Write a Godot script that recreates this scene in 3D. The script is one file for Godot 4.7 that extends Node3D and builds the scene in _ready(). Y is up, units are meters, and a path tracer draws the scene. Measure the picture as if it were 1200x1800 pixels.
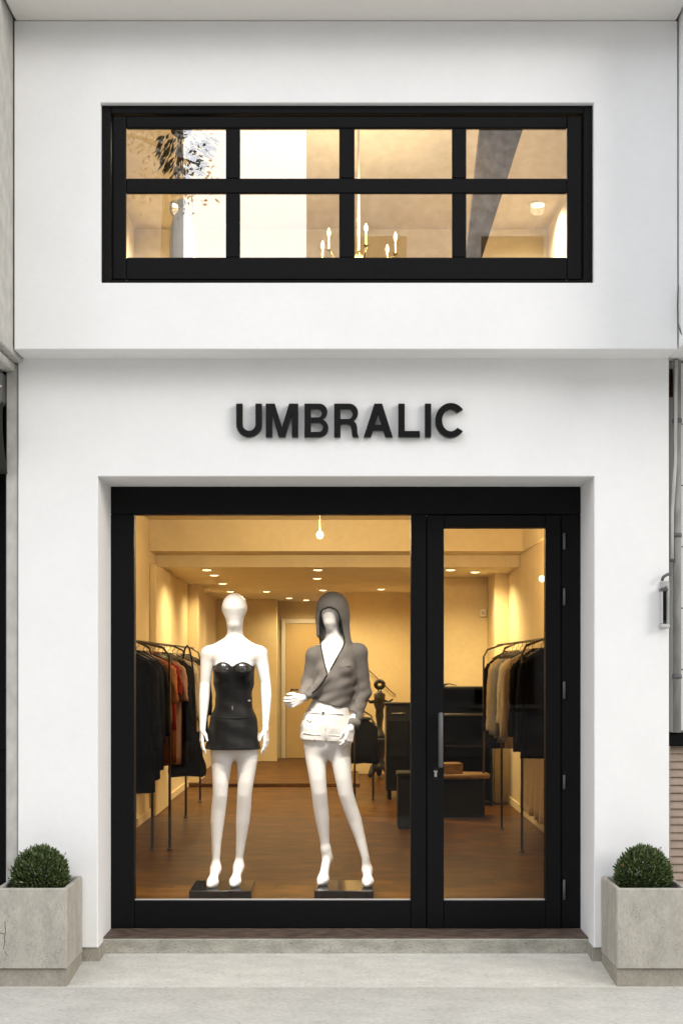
extends Node3D
# A white shop front with a display window and a glazed door, seen square on.
# Metres, y up. The glass of the shop front stands at z = 0, the street side is +z.

var rng := RandomNumberGenerator.new()
var M := {}
var taken := {}

# ------------------------------------------------------------------ helpers: nodes
func numbered(called: String) -> String:
	if not taken.has(called):
		taken[called] = 0
		return called
	taken[called] += 1
	return "%s_%03d" % [called, taken[called]]

func tag(o: Node3D, label: String, category: String, group := "") -> void:
	o.set_meta("label", label)
	o.set_meta("category", category)
	if group != "":
		o.set_meta("group", group)

func thing(called: String, label: String, category: String, at := Vector3.ZERO, turn := 0.0, group := "") -> Node3D:
	var o := Node3D.new()
	o.name = numbered(called)
	add_child(o)
	o.position = at
	o.rotation.y = turn
	tag(o, label, category, group)
	return o

func part(called: String, m: Mesh, mt: Material, parent: Node, at := Vector3.ZERO) -> MeshInstance3D:
	var o := MeshInstance3D.new()
	o.name = numbered(called) if parent == self else called
	o.mesh = m
	o.material_override = mt
	o.position = at
	parent.add_child(o, true)
	return o

func struct(called: String, m: Mesh, mt: Material) -> MeshInstance3D:
	var o := part(called, m, mt, self)
	o.set_meta("kind", "structure")
	return o

# ------------------------------------------------------------------ helpers: shapes
func begin() -> SurfaceTool:
	var st := SurfaceTool.new()
	st.begin(Mesh.PRIMITIVE_TRIANGLES)
	return st

func done(st: SurfaceTool, smooth := false) -> ArrayMesh:
	if smooth:
		st.index()
	st.generate_normals()
	return st.commit()

func tri(st: SurfaceTool, a: Vector3, b: Vector3, c: Vector3) -> void:
	# given counter-clockwise from outside, stored clockwise
	st.add_vertex(a); st.add_vertex(c); st.add_vertex(b)

func quad(st: SurfaceTool, a: Vector3, b: Vector3, c: Vector3, d: Vector3) -> void:
	tri(st, a, b, c); tri(st, a, c, d)

# a box from lo to hi with chamfered edges
func box(st: SurfaceTool, lo: Vector3, hi: Vector3, e := 0.003) -> void:
	st.set_smooth_group(-1)
	var c := (lo + hi) / 2.0
	var h := (hi - lo) / 2.0
	e = minf(e, minf(h.x, minf(h.y, h.z)) * 0.45)
	var ax := [Vector3.RIGHT, Vector3.UP, Vector3.BACK]
	for i in 3:
		var u: Vector3 = ax[(i + 1) % 3]
		var v: Vector3 = ax[(i + 2) % 3]
		var n: Vector3 = ax[i]
		var hu: float = h[(i + 1) % 3] - e
		var hv: float = h[(i + 2) % 3] - e
		var hn: float = h[i]
		for s in [-1.0, 1.0]:
			var o: Vector3 = c + n * hn * s
			if s > 0:
				quad(st, o - u * hu - v * hv, o + u * hu - v * hv, o + u * hu + v * hv, o - u * hu + v * hv)
			else:
				quad(st, o - u * hu - v * hv, o - u * hu + v * hv, o + u * hu + v * hv, o + u * hu - v * hv)
	if e <= 0.0:
		return
	for i in 3:   # edges along axis i
		var n: Vector3 = ax[i]
		var u: Vector3 = ax[(i + 1) % 3]
		var v: Vector3 = ax[(i + 2) % 3]
		var hn: float = h[i] - e
		var hu: float = h[(i + 1) % 3]
		var hv: float = h[(i + 2) % 3]
		for su in [-1.0, 1.0]:
			for sv in [-1.0, 1.0]:
				var p: Vector3 = c + u * hu * su + v * (hv - e) * sv
				var q: Vector3 = c + u * (hu - e) * su + v * hv * sv
				if su * sv > 0:
					quad(st, p + n * -hn, q + n * -hn, q + n * hn, p + n * hn)
				else:
					quad(st, q + n * -hn, p + n * -hn, p + n * hn, q + n * hn)
	for sx in [-1.0, 1.0]:
		for sy in [-1.0, 1.0]:
			for sz in [-1.0, 1.0]:
				var a := c + Vector3(h.x * sx, (h.y - e) * sy, (h.z - e) * sz)
				var b := c + Vector3((h.x - e) * sx, h.y * sy, (h.z - e) * sz)
				var d := c + Vector3((h.x - e) * sx, (h.y - e) * sy, h.z * sz)
				if sx * sy * sz > 0:
					tri(st, a, b, d)
				else:
					tri(st, a, d, b)

func bx(x0: float, x1: float, y0: float, y1: float, z0: float, z1: float, e := 0.003) -> ArrayMesh:
	var st := begin()
	box(st, Vector3(x0, y0, z0), Vector3(x1, y1, z1), e)
	return done(st)

# rings of equal length, each counter-clockwise as seen from the end towards which the loft runs... joined into one skin
func loft(st: SurfaceTool, rings: Array, caps := true, smooth := true) -> void:
	st.set_smooth_group(0 if smooth else -1)
	var n: int = rings[0].size()
	for r in rings.size() - 1:
		var a: PackedVector3Array = rings[r]
		var b: PackedVector3Array = rings[r + 1]
		for k in n:
			var l := (k + 1) % n
			quad(st, a[k], a[l], b[l], b[k])
	if caps:
		for end in 2:
			var q: PackedVector3Array = rings[0] if end == 0 else rings[-1]
			var c := Vector3.ZERO
			for p in q:
				c += p / n
			for k in n:
				var l := (k + 1) % n
				if end == 0:
					tri(st, c, q[l], q[k])
				else:
					tri(st, c, q[k], q[l])

# a tube through points, with a radius at each
func tube(st: SurfaceTool, pts: Array, radii: Array, sides := 10) -> void:
	var rings := []
	var up := Vector3(0.13, 0.2, 0.97)
	for i in pts.size():
		var t: Vector3 = (pts[mini(i + 1, pts.size() - 1)] - pts[maxi(i - 1, 0)]).normalized()
		var u := t.cross(up)
		if u.length() < 0.1:
			u = t.cross(Vector3(1, 0.1, 0))
		u = u.normalized()
		var v := t.cross(u).normalized()
		var ring := PackedVector3Array()
		var r: float = radii[mini(i, radii.size() - 1)]
		for k in sides:
			var a := TAU * k / sides
			ring.append(pts[i] + (u * cos(a) + v * sin(a)) * r)
		rings.append(ring)
	loft(st, rings)

func tube_mesh(pts: Array, radii: Array, sides := 10) -> ArrayMesh:
	var st := begin()
	tube(st, pts, radii, sides)
	return done(st, true)

# a profile of (radius, height) turned round the y axis
func lathe(st: SurfaceTool, prof: Array, at := Vector3.ZERO, sides := 20) -> void:
	var rings := []
	for p in prof:
		var ring := PackedVector3Array()
		for k in sides:
			var a := -TAU * k / sides
			ring.append(at + Vector3(cos(a) * p.x, p.y, sin(a) * p.x))
		rings.append(ring)
	loft(st, rings)

func lathe_mesh(prof: Array, sides := 20) -> ArrayMesh:
	var st := begin()
	lathe(st, prof, Vector3.ZERO, sides)
	return done(st, true)

# ------------------------------------------------------------------ helpers: bodies as fields, meshed as surface nets
# bone: [a, b, radius at a, radius at b, axis scale, group mask, chain]; bones of one chain follow each other without swelling at their joints
func bone(a: Vector3, b: Vector3, ra: float, rb: float, flat := Vector3.ONE, mask := 15, chain := -1) -> Array:
	return [a, b, ra, rb, flat, mask, chain]

func net(out: Dictionary, bones: Array, k: float, cell: float, cut := 0) -> void:
	var n := bones.size()
	var A := PackedVector3Array(); var AB := PackedVector3Array(); var S := PackedVector3Array()
	var RA := PackedFloat32Array(); var RD := PackedFloat32Array(); var IL := PackedFloat32Array(); var SM := PackedFloat32Array()
	var MK := PackedInt32Array()
	var CH := PackedInt32Array()
	var lo := Vector3(1e9, 1e9, 1e9); var hi := -lo
	for b in bones:
		var ab: Vector3 = b[1] - b[0]
		A.append(b[0]); AB.append(ab); S.append(b[4]); RA.append(b[2]); RD.append(b[3] - b[2])
		IL.append(1.0 / maxf(ab.length_squared(), 1e-8)); SM.append(1.0 / maxf(b[4].x, maxf(b[4].y, b[4].z))); MK.append(b[5]); CH.append(b[6])
		var r: Vector3 = Vector3.ONE * maxf(b[2], b[3]) / b[4]
		lo = lo.min(b[0] - r).min(b[1] - r); hi = hi.max(b[0] + r).max(b[1] + r)
	var B := 4
	lo -= Vector3.ONE * (cell * 2.0 + k * 0.3); hi += Vector3.ONE * (cell * 2.0 + k * 0.3)
	var nb := Vector3i(((hi - lo) / (cell * B)).ceil())
	var nx := nb.x * B + 1; var ny := nb.y * B + 1; var nz := nb.z * B + 1
	var val := PackedFloat32Array(); val.resize(nx * ny * nz); val.fill(1.0)
	var vid := PackedInt32Array(); vid.resize(nx * ny * nz); vid.fill(-1)
	var R := cell * B * 0.87
	var has_post := cut > 0
	var active := []
	for bz in nb.z:
		for by in nb.y:
			for bx_ in nb.x:
				var o := Vector3i(bx_, by, bz) * B
				var c := lo + (Vector3(o) + Vector3.ONE * B * 0.5) * cell
				var near := PackedInt32Array()
				var dmin := 1e9
				for i in n:
					var pa := c - A[i]
					var h := clampf(pa.dot(AB[i]) * IL[i], 0.0, 1.0)
					var d := (((pa - AB[i] * h) * S[i]).length() - RA[i] - RD[i] * h) * SM[i]
					if d < R + k:
						near.append(i)
					dmin = minf(dmin, d)
				if dmin > R + k * 0.5:
					continue
				if dmin < -R * 1.3 and not has_post:
					for z in B + 1:
						for y in B + 1:
							for x in B + 1:
								val[(o.x + x) + nx * ((o.y + y) + ny * (o.z + z))] = -1.0
					continue
				active.append(o)
				for z in B + 1:
					for y in B + 1:
						for x in B + 1:
							var at := (o.x + x) + nx * ((o.y + y) + ny * (o.z + z))
							var p := lo + Vector3(o.x + x, o.y + y, o.z + z) * cell
							var g0 := 1.0; var g1 := 1.0; var g2 := 1.0; var g3 := 1.0
							var nn := near.size()
							var at_bone := 0
							while at_bone < nn:
								var i := near[at_bone]
								var pa := p - A[i]
								var h := clampf(pa.dot(AB[i]) * IL[i], 0.0, 1.0)
								var d := (((pa - AB[i] * h) * S[i]).length() - RA[i] - RD[i] * h) * SM[i]
								at_bone += 1
								var ch := CH[i]
								while ch >= 0 and at_bone < nn and CH[near[at_bone]] == ch:
									i = near[at_bone]
									pa = p - A[i]
									h = clampf(pa.dot(AB[i]) * IL[i], 0.0, 1.0)
									d = minf(d, (((pa - AB[i] * h) * S[i]).length() - RA[i] - RD[i] * h) * SM[i])
									at_bone += 1
								var mk := MK[i]
								var q := 0.0
								if mk & 1:
									q = maxf(k - absf(g0 - d), 0.0); g0 = minf(g0, d) - q * q / k * 0.25
								if mk & 2:
									q = maxf(k - absf(g1 - d), 0.0); g1 = minf(g1, d) - q * q / k * 0.25
								if mk & 4:
									q = maxf(k - absf(g2 - d), 0.0); g2 = minf(g2, d) - q * q / k * 0.25
								if mk & 8:
									q = maxf(k - absf(g3 - d), 0.0); g3 = minf(g3, d) - q * q / k * 0.25
							var f := minf(minf(g0, g1), minf(g2, g3))
							if has_post:
								f = tailored(cut, p, f)
							val[at] = f
	var V: PackedVector3Array = out.v
	var N: PackedVector3Array = out.n
	var I: PackedInt32Array = out.i
	var cells := []
	var off := [0, 1, nx, nx + 1, nx * ny, nx * ny + 1, nx * ny + nx, nx * ny + nx + 1]
	var pairs := [[0, 1], [2, 3], [4, 5], [6, 7], [0, 2], [1, 3], [4, 6], [5, 7], [0, 4], [1, 5], [2, 6], [3, 7]]
	var w := PackedFloat32Array(); w.resize(8)
	for o in active:
		for z in B:
			for y in B:
				for x in B:
					var at: int = (o.x + x) + nx * ((o.y + y) + ny * (o.z + z))
					var inside := 0
					for q in 8:
						w[q] = val[at + off[q]]
						if w[q] < 0.0:
							inside += 1
					if inside == 0 or inside == 8 or vid[at] >= 0:
						continue
					var sum := Vector3.ZERO
					var cnt := 0
					for e in pairs:
						var fa: float = w[e[0]]; var fb: float = w[e[1]]
						if (fa < 0.0) != (fb < 0.0):
							var t := fa / (fa - fb)
							var pa := Vector3(e[0] & 1, (e[0] >> 1) & 1, e[0] >> 2)
							var pb := Vector3(e[1] & 1, (e[1] >> 1) & 1, e[1] >> 2)
							sum += pa.lerp(pb, t); cnt += 1
					vid[at] = V.size()
					cells.append(Vector4i(o.x + x, o.y + y, o.z + z, at))
					V.append(lo + (Vector3(o.x + x, o.y + y, o.z + z) + sum / cnt) * cell)
					var g := Vector3(w[1] + w[3] + w[5] + w[7] - w[0] - w[2] - w[4] - w[6], w[2] + w[3] + w[6] + w[7] - w[0] - w[1] - w[4] - w[5], w[4] + w[5] + w[6] + w[7] - w[0] - w[1] - w[2] - w[3])
					N.append(g.normalized())
	var sy := nx
	var sz := nx * ny
	for c in cells:
		var at: int = c.w
		for ax in 3:
			var s1: int = [1, sy, sz][ax]
			var p: int = [sy, sz, 1][ax]
			var q: int = [sz, 1, sy][ax]
			if c[(ax + 1) % 3] == 0 or c[(ax + 2) % 3] == 0:
				continue
			var f0 := val[at] < 0.0
			if f0 == (val[at + s1] < 0.0):
				continue
			var a := vid[at - p - q]; var b := vid[at - q]; var d := vid[at]; var e := vid[at - p]
			if a < 0 or b < 0 or d < 0 or e < 0:
				continue
			if f0:
				I.append_array(PackedInt32Array([a, d, b, a, e, d]))
			else:
				I.append_array(PackedInt32Array([a, b, d, a, d, e]))
	out.v = V; out.n = N; out.i = I

func fresh() -> Dictionary:
	return {"v": PackedVector3Array(), "n": PackedVector3Array(), "i": PackedInt32Array()}

func meshed(d: Dictionary) -> ArrayMesh:
	var arr := []
	arr.resize(Mesh.ARRAY_MAX)
	arr[Mesh.ARRAY_VERTEX] = d.v
	arr[Mesh.ARRAY_NORMAL] = d.n
	arr[Mesh.ARRAY_INDEX] = d.i
	var m := ArrayMesh.new()
	m.add_surface_from_arrays(Mesh.PRIMITIVE_TRIANGLES, arr)
	return m

# five fingers and a palm; fwd runs along the hand, side towards the thumb, palm out of the palm
func hand(out: Dictionary, wrist: Vector3, fwd: Vector3, side: Vector3, curl: float, reach := 1.0) -> void:
	fwd = fwd.normalized()
	side = (side - fwd * side.dot(fwd)).normalized()
	var palm := fwd.cross(side).normalized()
	if palm.dot(Vector3(-wrist.x, 0, -0.4)) < 0.0:
		palm = -palm
	var bs := []
	bs.append(bone(wrist - fwd * 0.02, wrist + fwd * 0.012, 0.021, 0.02))
	for f in 4:
		var sx := (1.5 - f) * 0.0185
		var root := wrist + fwd * (0.088 - absf(f - 1.0) * 0.004) + side * sx
		bs.append(bone(wrist + fwd * 0.012 + side * sx * 0.6, root, 0.0145, 0.0105))
		var ln: float = [0.068, 0.076, 0.07, 0.055][f] * reach
		var d0 := (fwd + palm * curl * (0.5 + 0.12 * f) + side * sx * 2.0).normalized()
		var d1 := (fwd + palm * curl * (1.3 + 0.2 * f)).normalized()
		var d2 := (fwd * (1.0 - curl * 0.6) + palm * curl * 2.2).normalized()
		var p1 := root + d0 * ln * 0.5
		var p2 := p1 + d1 * ln * 0.32
		bs.append(bone(root, p1, 0.0098, 0.0088))
		bs.append(bone(p1, p2, 0.0088, 0.0078))
		bs.append(bone(p2, p2 + d2 * ln * 0.24, 0.0078, 0.0066))
	var t0 := wrist + fwd * 0.022 + side * 0.022
	var t1 := t0 + (fwd * 0.7 + side * 0.55 + palm * 0.4).normalized() * 0.04
	var t2 := t1 + (fwd + side * 0.12 + palm * 0.35).normalized() * 0.034
	bs.append(bone(t0, t1, 0.0145, 0.0105))
	bs.append(bone(t1, t2, 0.0105, 0.0075))
	for b in bs:
		b[5] = 1
	net(out, bs, 0.006, 0.0042)

# ------------------------------------------------------------------ materials
func lin(r: float, g: float, b: float, a := 1.0) -> Color:
	var c := Color(r, g, b).linear_to_srgb()
	c.a = a
	return c

func mat(r: float, g: float, b: float, rough := 0.6, spec := 0.5) -> StandardMaterial3D:
	var m := StandardMaterial3D.new()
	m.albedo_color = lin(r, g, b)
	m.roughness = rough
	m.metallic_specular = spec
	return m

func noise_bytes(freq: float, octaves: int, seed_: int, type := FastNoiseLite.TYPE_SIMPLEX_SMOOTH, size := 512) -> PackedByteArray:
	var n := FastNoiseLite.new()
	n.seed = seed_
	n.frequency = freq
	n.noise_type = type
	n.fractal_octaves = octaves
	n.fractal_type = FastNoiseLite.FRACTAL_FBM if octaves > 1 else FastNoiseLite.FRACTAL_NONE
	var im := n.get_seamless_image(size, size)
	im.convert(Image.FORMAT_L8)
	return im.get_data()

# grey multiplier texture from weighted noises around 1
func mottled(layers: Array, base := 0.86, size := 512, pits := 0.0, pit_seed := 9) -> ImageTexture:
	var acc := PackedFloat32Array()
	acc.resize(size * size)
	acc.fill(base)
	for l in layers:
		var d := noise_bytes(l[0], l[1], l[2], FastNoiseLite.TYPE_SIMPLEX_SMOOTH, size)
		var amp: float = l[3]
		for i in size * size:
			acc[i] += (d[i] / 255.0 - 0.5) * amp
	if pits > 0.0:
		var d := noise_bytes(0.11, 1, pit_seed, FastNoiseLite.TYPE_SIMPLEX, size)
		var e := noise_bytes(0.012, 2, pit_seed + 1, FastNoiseLite.TYPE_SIMPLEX, size)
		for i in size * size:
			if d[i] > 232 and e[i] > 120:
				acc[i] -= pits * (d[i] - 232) / 23.0
	var bytes := PackedByteArray()
	bytes.resize(size * size)
	for i in size * size:
		bytes[i] = int(clampf(acc[i], 0.0, 1.0) * 255.0)
	return ImageTexture.create_from_image(Image.create_from_data(size, size, false, Image.FORMAT_L8, bytes))

func textured(m: StandardMaterial3D, t: Texture2D, scale: Vector3, height: Texture2D = null, depth := 0.1, world := true) -> StandardMaterial3D:
	m.uv1_triplanar = true
	m.uv1_world_triplanar = world
	m.uv1_scale = scale
	m.albedo_texture = t
	if height:
		m.heightmap_enabled = true
		m.heightmap_texture = height
		m.heightmap_scale = depth
	return m

func wood_floor() -> ImageTexture:
	var w := 1024
	var h := 1024
	var im := Image.create(w, h, false, Image.FORMAT_RGB8)
	var grain := FastNoiseLite.new(); grain.seed = 4; grain.frequency = 0.012; grain.fractal_octaves = 4
	var blot := FastNoiseLite.new(); blot.seed = 8; blot.frequency = 0.006; blot.fractal_octaves = 3
	var rows := 14
	var rh := h / float(rows)
	for y in h:
		var row := int(y / rh)
		var iny: float = y - row * rh
		var shift := (row * 397) % w
		for x in w:
			var board: int = ((x + shift) % w) / 342
			var tone := 0.9 + 0.16 * fposmod(sin(row * 12.98 + board * 78.2) * 437.5, 1.0)
			var g := grain.get_noise_2d(x * 0.35 + row * 300.0 + board * 91.0, y * 4.0) * 0.22
			var b := blot.get_noise_2d(x, y * 1.5) * 0.25
			var v := tone * (0.86 + g + b)
			if iny < 1.6 or (x + shift) % w % 342 < 2:
				v *= 0.62
			v = clampf(v, 0.0, 1.25)
			im.set_pixel(x, y, Color(clampf(0.80 * v, 0, 1), clampf(0.66 * v, 0, 1), clampf(0.43 * v, 0, 1)))
	return ImageTexture.create_from_image(im)

func make_materials() -> void:
	var fine := mottled([[0.09, 4, 3, 0.7]], 0.5)
	var stucco := mottled([[0.01, 3, 21, 0.014], [0.06, 3, 22, 0.012]], 0.985)
	M.white = textured(mat(0.80, 0.80, 0.80, 0.75, 0.3), stucco, Vector3.ONE * 0.5, fine, 0.05)
	M.soffit = textured(mat(0.78, 0.76, 0.73, 0.8, 0.3), stucco, Vector3.ONE * 0.4, fine, 0.09)
	M.grey_plaster = textured(mat(0.52, 0.51, 0.48, 0.85, 0.3), mottled([[0.02, 4, 31, 0.14]], 0.92), Vector3(1.0, 0.6, 1.0), fine, 0.15)
	var conc := mottled([[0.008, 3, 41, 0.10], [0.05, 4, 42, 0.10], [0.2, 2, 43, 0.08]], 0.90, 512, 0.45)
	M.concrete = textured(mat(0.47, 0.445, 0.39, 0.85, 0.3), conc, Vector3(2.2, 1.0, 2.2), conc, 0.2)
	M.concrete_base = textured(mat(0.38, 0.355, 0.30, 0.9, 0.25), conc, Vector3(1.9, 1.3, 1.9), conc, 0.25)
	M.apron = textured(mat(0.76, 0.74, 0.67, 0.8, 0.3), mottled([[0.012, 4, 51, 0.08], [0.07, 4, 52, 0.10]], 0.87, 512, 0.4, 57), Vector3(0.8, 1.0, 1.5), fine, 0.12)
	M.pavement = textured(mat(0.64, 0.625, 0.57, 0.85, 0.3), mottled([[0.01, 4, 61, 0.08], [0.08, 3, 62, 0.10]], 0.87, 512, 0.3, 67), Vector3(0.6, 0.5, 0.9), fine, 0.12)
	M.step = textured(mat(0.52, 0.50, 0.43, 0.85, 0.3), mottled([[0.012, 4, 71, 0.22], [0.09, 3, 72, 0.12]], 0.84, 512, 0.5, 77), Vector3(0.8, 1.6, 1.6), fine, 0.2)
	M.threshold = textured(mat(0.17, 0.12, 0.092, 0.6, 0.4), mottled([[0.02, 4, 81, 0.5]], 0.8), Vector3(0.8, 2.0, 2.5), fine, 0.1)
	M.black_frame = textured(mat(0.0070, 0.0070, 0.0076, 0.5, 0.22), mottled([[0.03, 3, 91, 0.12]], 0.92), Vector3.ONE * 1.5)
	M.gasket = mat(0.006, 0.006, 0.006, 0.7, 0.3)
	M.bead = mat(0.45, 0.44, 0.43, 0.45)
	M.letter = mat(0.005, 0.005, 0.005, 0.3, 0.35)
	M.steel = mat(0.075, 0.075, 0.078, 0.38, 0.5)
	M.bright_steel = mat(0.6, 0.6, 0.6, 0.25, 0.6); M.bright_steel.metallic = 1.0
	M.asphalt = textured(mat(0.32, 0.31, 0.29, 0.9, 0.3), mottled([[0.15, 3, 95, 0.3]], 0.8), Vector3.ONE)
	# glass: a plain pane, and the lightly mirrored one upstairs
	var g := StandardMaterial3D.new()
	g.transparency = BaseMaterial3D.TRANSPARENCY_ALPHA
	g.albedo_color = Color(0, 0, 0, 0.02)
	g.roughness = 0.0
	g.metallic_specular = 0.25
	M.glass = g
	var im := Image.create(4, 4, false, Image.FORMAT_RGB8)
	im.fill(Color(1, 1, 1))
	var c := StandardMaterial3D.new()
	c.transparency = BaseMaterial3D.TRANSPARENCY_ALPHA
	c.albedo_texture = ImageTexture.create_from_image(im)
	c.albedo_color = Color(1, 1, 1, 0.19)
	c.metallic = 1.0
	c.roughness = 0.0
	M.coated_glass = c
	# the shop inside
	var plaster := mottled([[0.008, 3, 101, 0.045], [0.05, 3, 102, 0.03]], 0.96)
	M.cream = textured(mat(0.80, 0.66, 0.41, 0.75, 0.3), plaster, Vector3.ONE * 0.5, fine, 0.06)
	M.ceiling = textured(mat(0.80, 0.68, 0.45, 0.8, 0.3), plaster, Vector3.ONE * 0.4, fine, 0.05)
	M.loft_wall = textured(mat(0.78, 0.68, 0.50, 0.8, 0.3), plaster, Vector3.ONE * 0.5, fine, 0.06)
	M.floor = textured(mat(0.22, 0.138, 0.036, 0.36, 0.2), wood_floor(), Vector3(0.5, 0.5, 0.5))
	M.oak = textured(mat(0.40, 0.22, 0.08, 0.5, 0.5), mottled([[0.02, 4, 111, 0.4]], 0.8), Vector3(0.6, 3.0, 3.0))
	M.door_paint = mat(0.60, 0.43, 0.20, 0.5)
	M.mannequin = mat(0.86, 0.85, 0.83, 0.34, 0.45)
	M.base_gloss = mat(0.012, 0.012, 0.012, 0.08, 0.6)
	M.vinyl = textured(mat(0.006, 0.006, 0.0065, 0.5, 0.35), mottled([[0.06, 3, 135, 0.5]], 0.75), Vector3.ONE * 3.0, fine, 0.12)
	M.vinyl_cup = mat(0.022, 0.022, 0.022, 0.22, 0.6)
	M.zip = mat(0.5, 0.5, 0.5, 0.3); M.zip.metallic = 0.8
	M.taupe = textured(mat(0.235, 0.217, 0.20, 0.85, 0.2), mottled([[0.1, 4, 121, 0.3]], 0.85), Vector3.ONE * 4.0, fine, 0.08)
	M.taupe.rim_enabled = true; M.taupe.rim = 0.4
	M.canvas = textured(mat(0.84, 0.83, 0.80, 0.9, 0.2), mottled([[0.12, 3, 125, 0.12]], 0.92), Vector3.ONE * 4.0, fine, 0.06)
	for c2 in [["black_cloth", 0.010, 0.010, 0.011], ["charcoal_cloth", 0.03, 0.029, 0.028], ["coral_cloth", 0.55, 0.22, 0.10], ["burgundy_cloth", 0.30, 0.03, 0.03], ["rust_cloth", 0.20, 0.06, 0.025], ["pink_cloth", 0.48, 0.30, 0.24], ["cream_cloth", 0.70, 0.62, 0.50], ["sand_cloth", 0.60, 0.46, 0.30], ["grey_cloth", 0.26, 0.25, 0.25], ["light_grey_cloth", 0.38, 0.35, 0.31], ["olive_cloth", 0.05, 0.045, 0.025]]:
		var cl := mat(c2[1], c2[2], c2[3], 0.9, 0.2)
		M[c2[0]] = textured(cl, mottled([[0.1, 3, 131, 0.3]], 0.85, 256), Vector3.ONE * 3.0, fine, 0.08, false)
	M.black_iron = mat(0.012, 0.011, 0.010, 0.35, 0.5)
	M.rack = mat(0.10, 0.09, 0.075, 0.35, 0.6); M.rack.metallic = 0.7
	M.black_wood = mat(0.006, 0.0055, 0.005, 0.5, 0.25)
	M.bin = mat(0.013, 0.015, 0.011, 0.6, 0.3)
	M.brass = mat(0.45, 0.30, 0.10, 0.3); M.brass.metallic = 1.0
	M.lamp = mat(0.9, 0.88, 0.8, 0.4)
	M.lamp.emission_enabled = true; M.lamp.emission = Color(1.0, 0.88, 0.66); M.lamp.emission_energy_multiplier = 3.5
	M.trim = mat(0.75, 0.70, 0.6, 0.5)
	M.beam = textured(mat(0.08, 0.045, 0.018, 0.7), mottled([[0.02, 4, 141, 0.4]], 0.8), Vector3(3, 0.6, 3))
	M.soil = textured(mat(0.010, 0.008, 0.006, 1.0, 0.1), conc, Vector3.ONE * 3.0, conc, 0.6)
	M.twig = mat(0.03, 0.022, 0.012, 0.9)
	M.leaf = mat(1, 1, 1, 0.5, 0.4); M.leaf.vertex_color_use_as_albedo = true
	M.leaf.backlight_enabled = true; M.leaf.backlight = Color(0.25, 0.3, 0.12)
	M.white_tile = mat(0.72, 0.72, 0.71, 0.25)
	M.tile_joint = mat(0.35, 0.35, 0.34, 0.9)
	M.pipe = textured(mat(0.30, 0.30, 0.28, 0.6), mottled([[0.02, 3, 151, 0.3]], 0.85), Vector3(2, 0.5, 2))
	M.pale_pipe = textured(mat(0.55, 0.55, 0.53, 0.6), mottled([[0.02, 3, 152, 0.2]], 0.88), Vector3(2, 0.5, 2))
	M.cable = mat(0.06, 0.06, 0.06, 0.6)
	M.slat = textured(mat(0.40, 0.31, 0.245, 0.55), mottled([[0.02, 3, 155, 0.16]], 0.9), Vector3(0.7, 2, 2))
	M.awning = mat(0.020, 0.021, 0.019, 0.8, 0.3)
	M.shutter_box = mat(0.07, 0.072, 0.07, 0.6)
	M.dark = mat(0.006, 0.006, 0.006, 0.8, 0.2)
	M.street_plaster = textured(mat(0.46, 0.44, 0.41, 0.9, 0.2), mottled([[0.02, 4, 161, 0.3]], 0.85), Vector3.ONE * 0.4)

# ------------------------------------------------------------------ the scene
func _ready() -> void:
	rng.seed = 20240607
	var cam := Camera3D.new()
	cam.name = "camera"
	cam.projection = Camera3D.PROJECTION_FRUSTUM
	cam.keep_aspect = Camera3D.KEEP_HEIGHT
	cam.near = 0.1
	cam.far = 300.0
	cam.size = 0.1 * 1800.0 / 2233.0                      # focal length 2233 px of an 1800 px high picture
	cam.frustum_offset = Vector2(0.0, 0.1 * 270.0 / 2233.0)   # lens shifted up: the eye level lies 270 px under the middle
	cam.position = Vector3(0, 1.585, 7.0)
	add_child(cam)
	cam.make_current()

	var env := Environment.new()
	env.background_mode = Environment.BG_SKY
	var sky := Sky.new()
	var sm := ProceduralSkyMaterial.new()
	sm.sky_top_color = lin(0.93, 0.95, 1.0)
	sm.sky_horizon_color = lin(0.90, 0.92, 0.95)
	sm.sky_curve = 0.3
	sm.sky_energy_multiplier = 1.42
	sm.ground_bottom_color = lin(0.3, 0.3, 0.3)
	sm.ground_horizon_color = lin(0.5, 0.5, 0.5)
	sky.sky_material = sm
	env.sky = sky
	env.tonemap_mode = Environment.TONE_MAPPER_LINEAR
	env.tonemap_exposure = 1.12
	env.sdfgi_enabled = true
	env.ssao_enabled = true
	env.ssil_enabled = true
	var we := WorldEnvironment.new()
	we.name = "sky"
	we.environment = env
	add_child(we)

	var sun := DirectionalLight3D.new()
	sun.name = "sun"
	sun.light_energy = 0.5
	sun.light_color = Color(1.0, 0.98, 0.95)
	sun.light_angular_distance = 28.0
	sun.shadow_enabled = true
	sun.look_at_from_position(Vector3(13, 6, 9.5), Vector3.ZERO)
	add_child(sun)

	make_materials()
	ground()
	shop()
	neighbours()
	street_behind()
	sign_letters()
	planter(-1, "left of the shop front, cracked on its front")
	planter(1, "right of the shop door, pitted on its front")
	interior_things()
	loft_things()
	mannequin_in_dress()
	mannequin_in_shirt()

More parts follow.
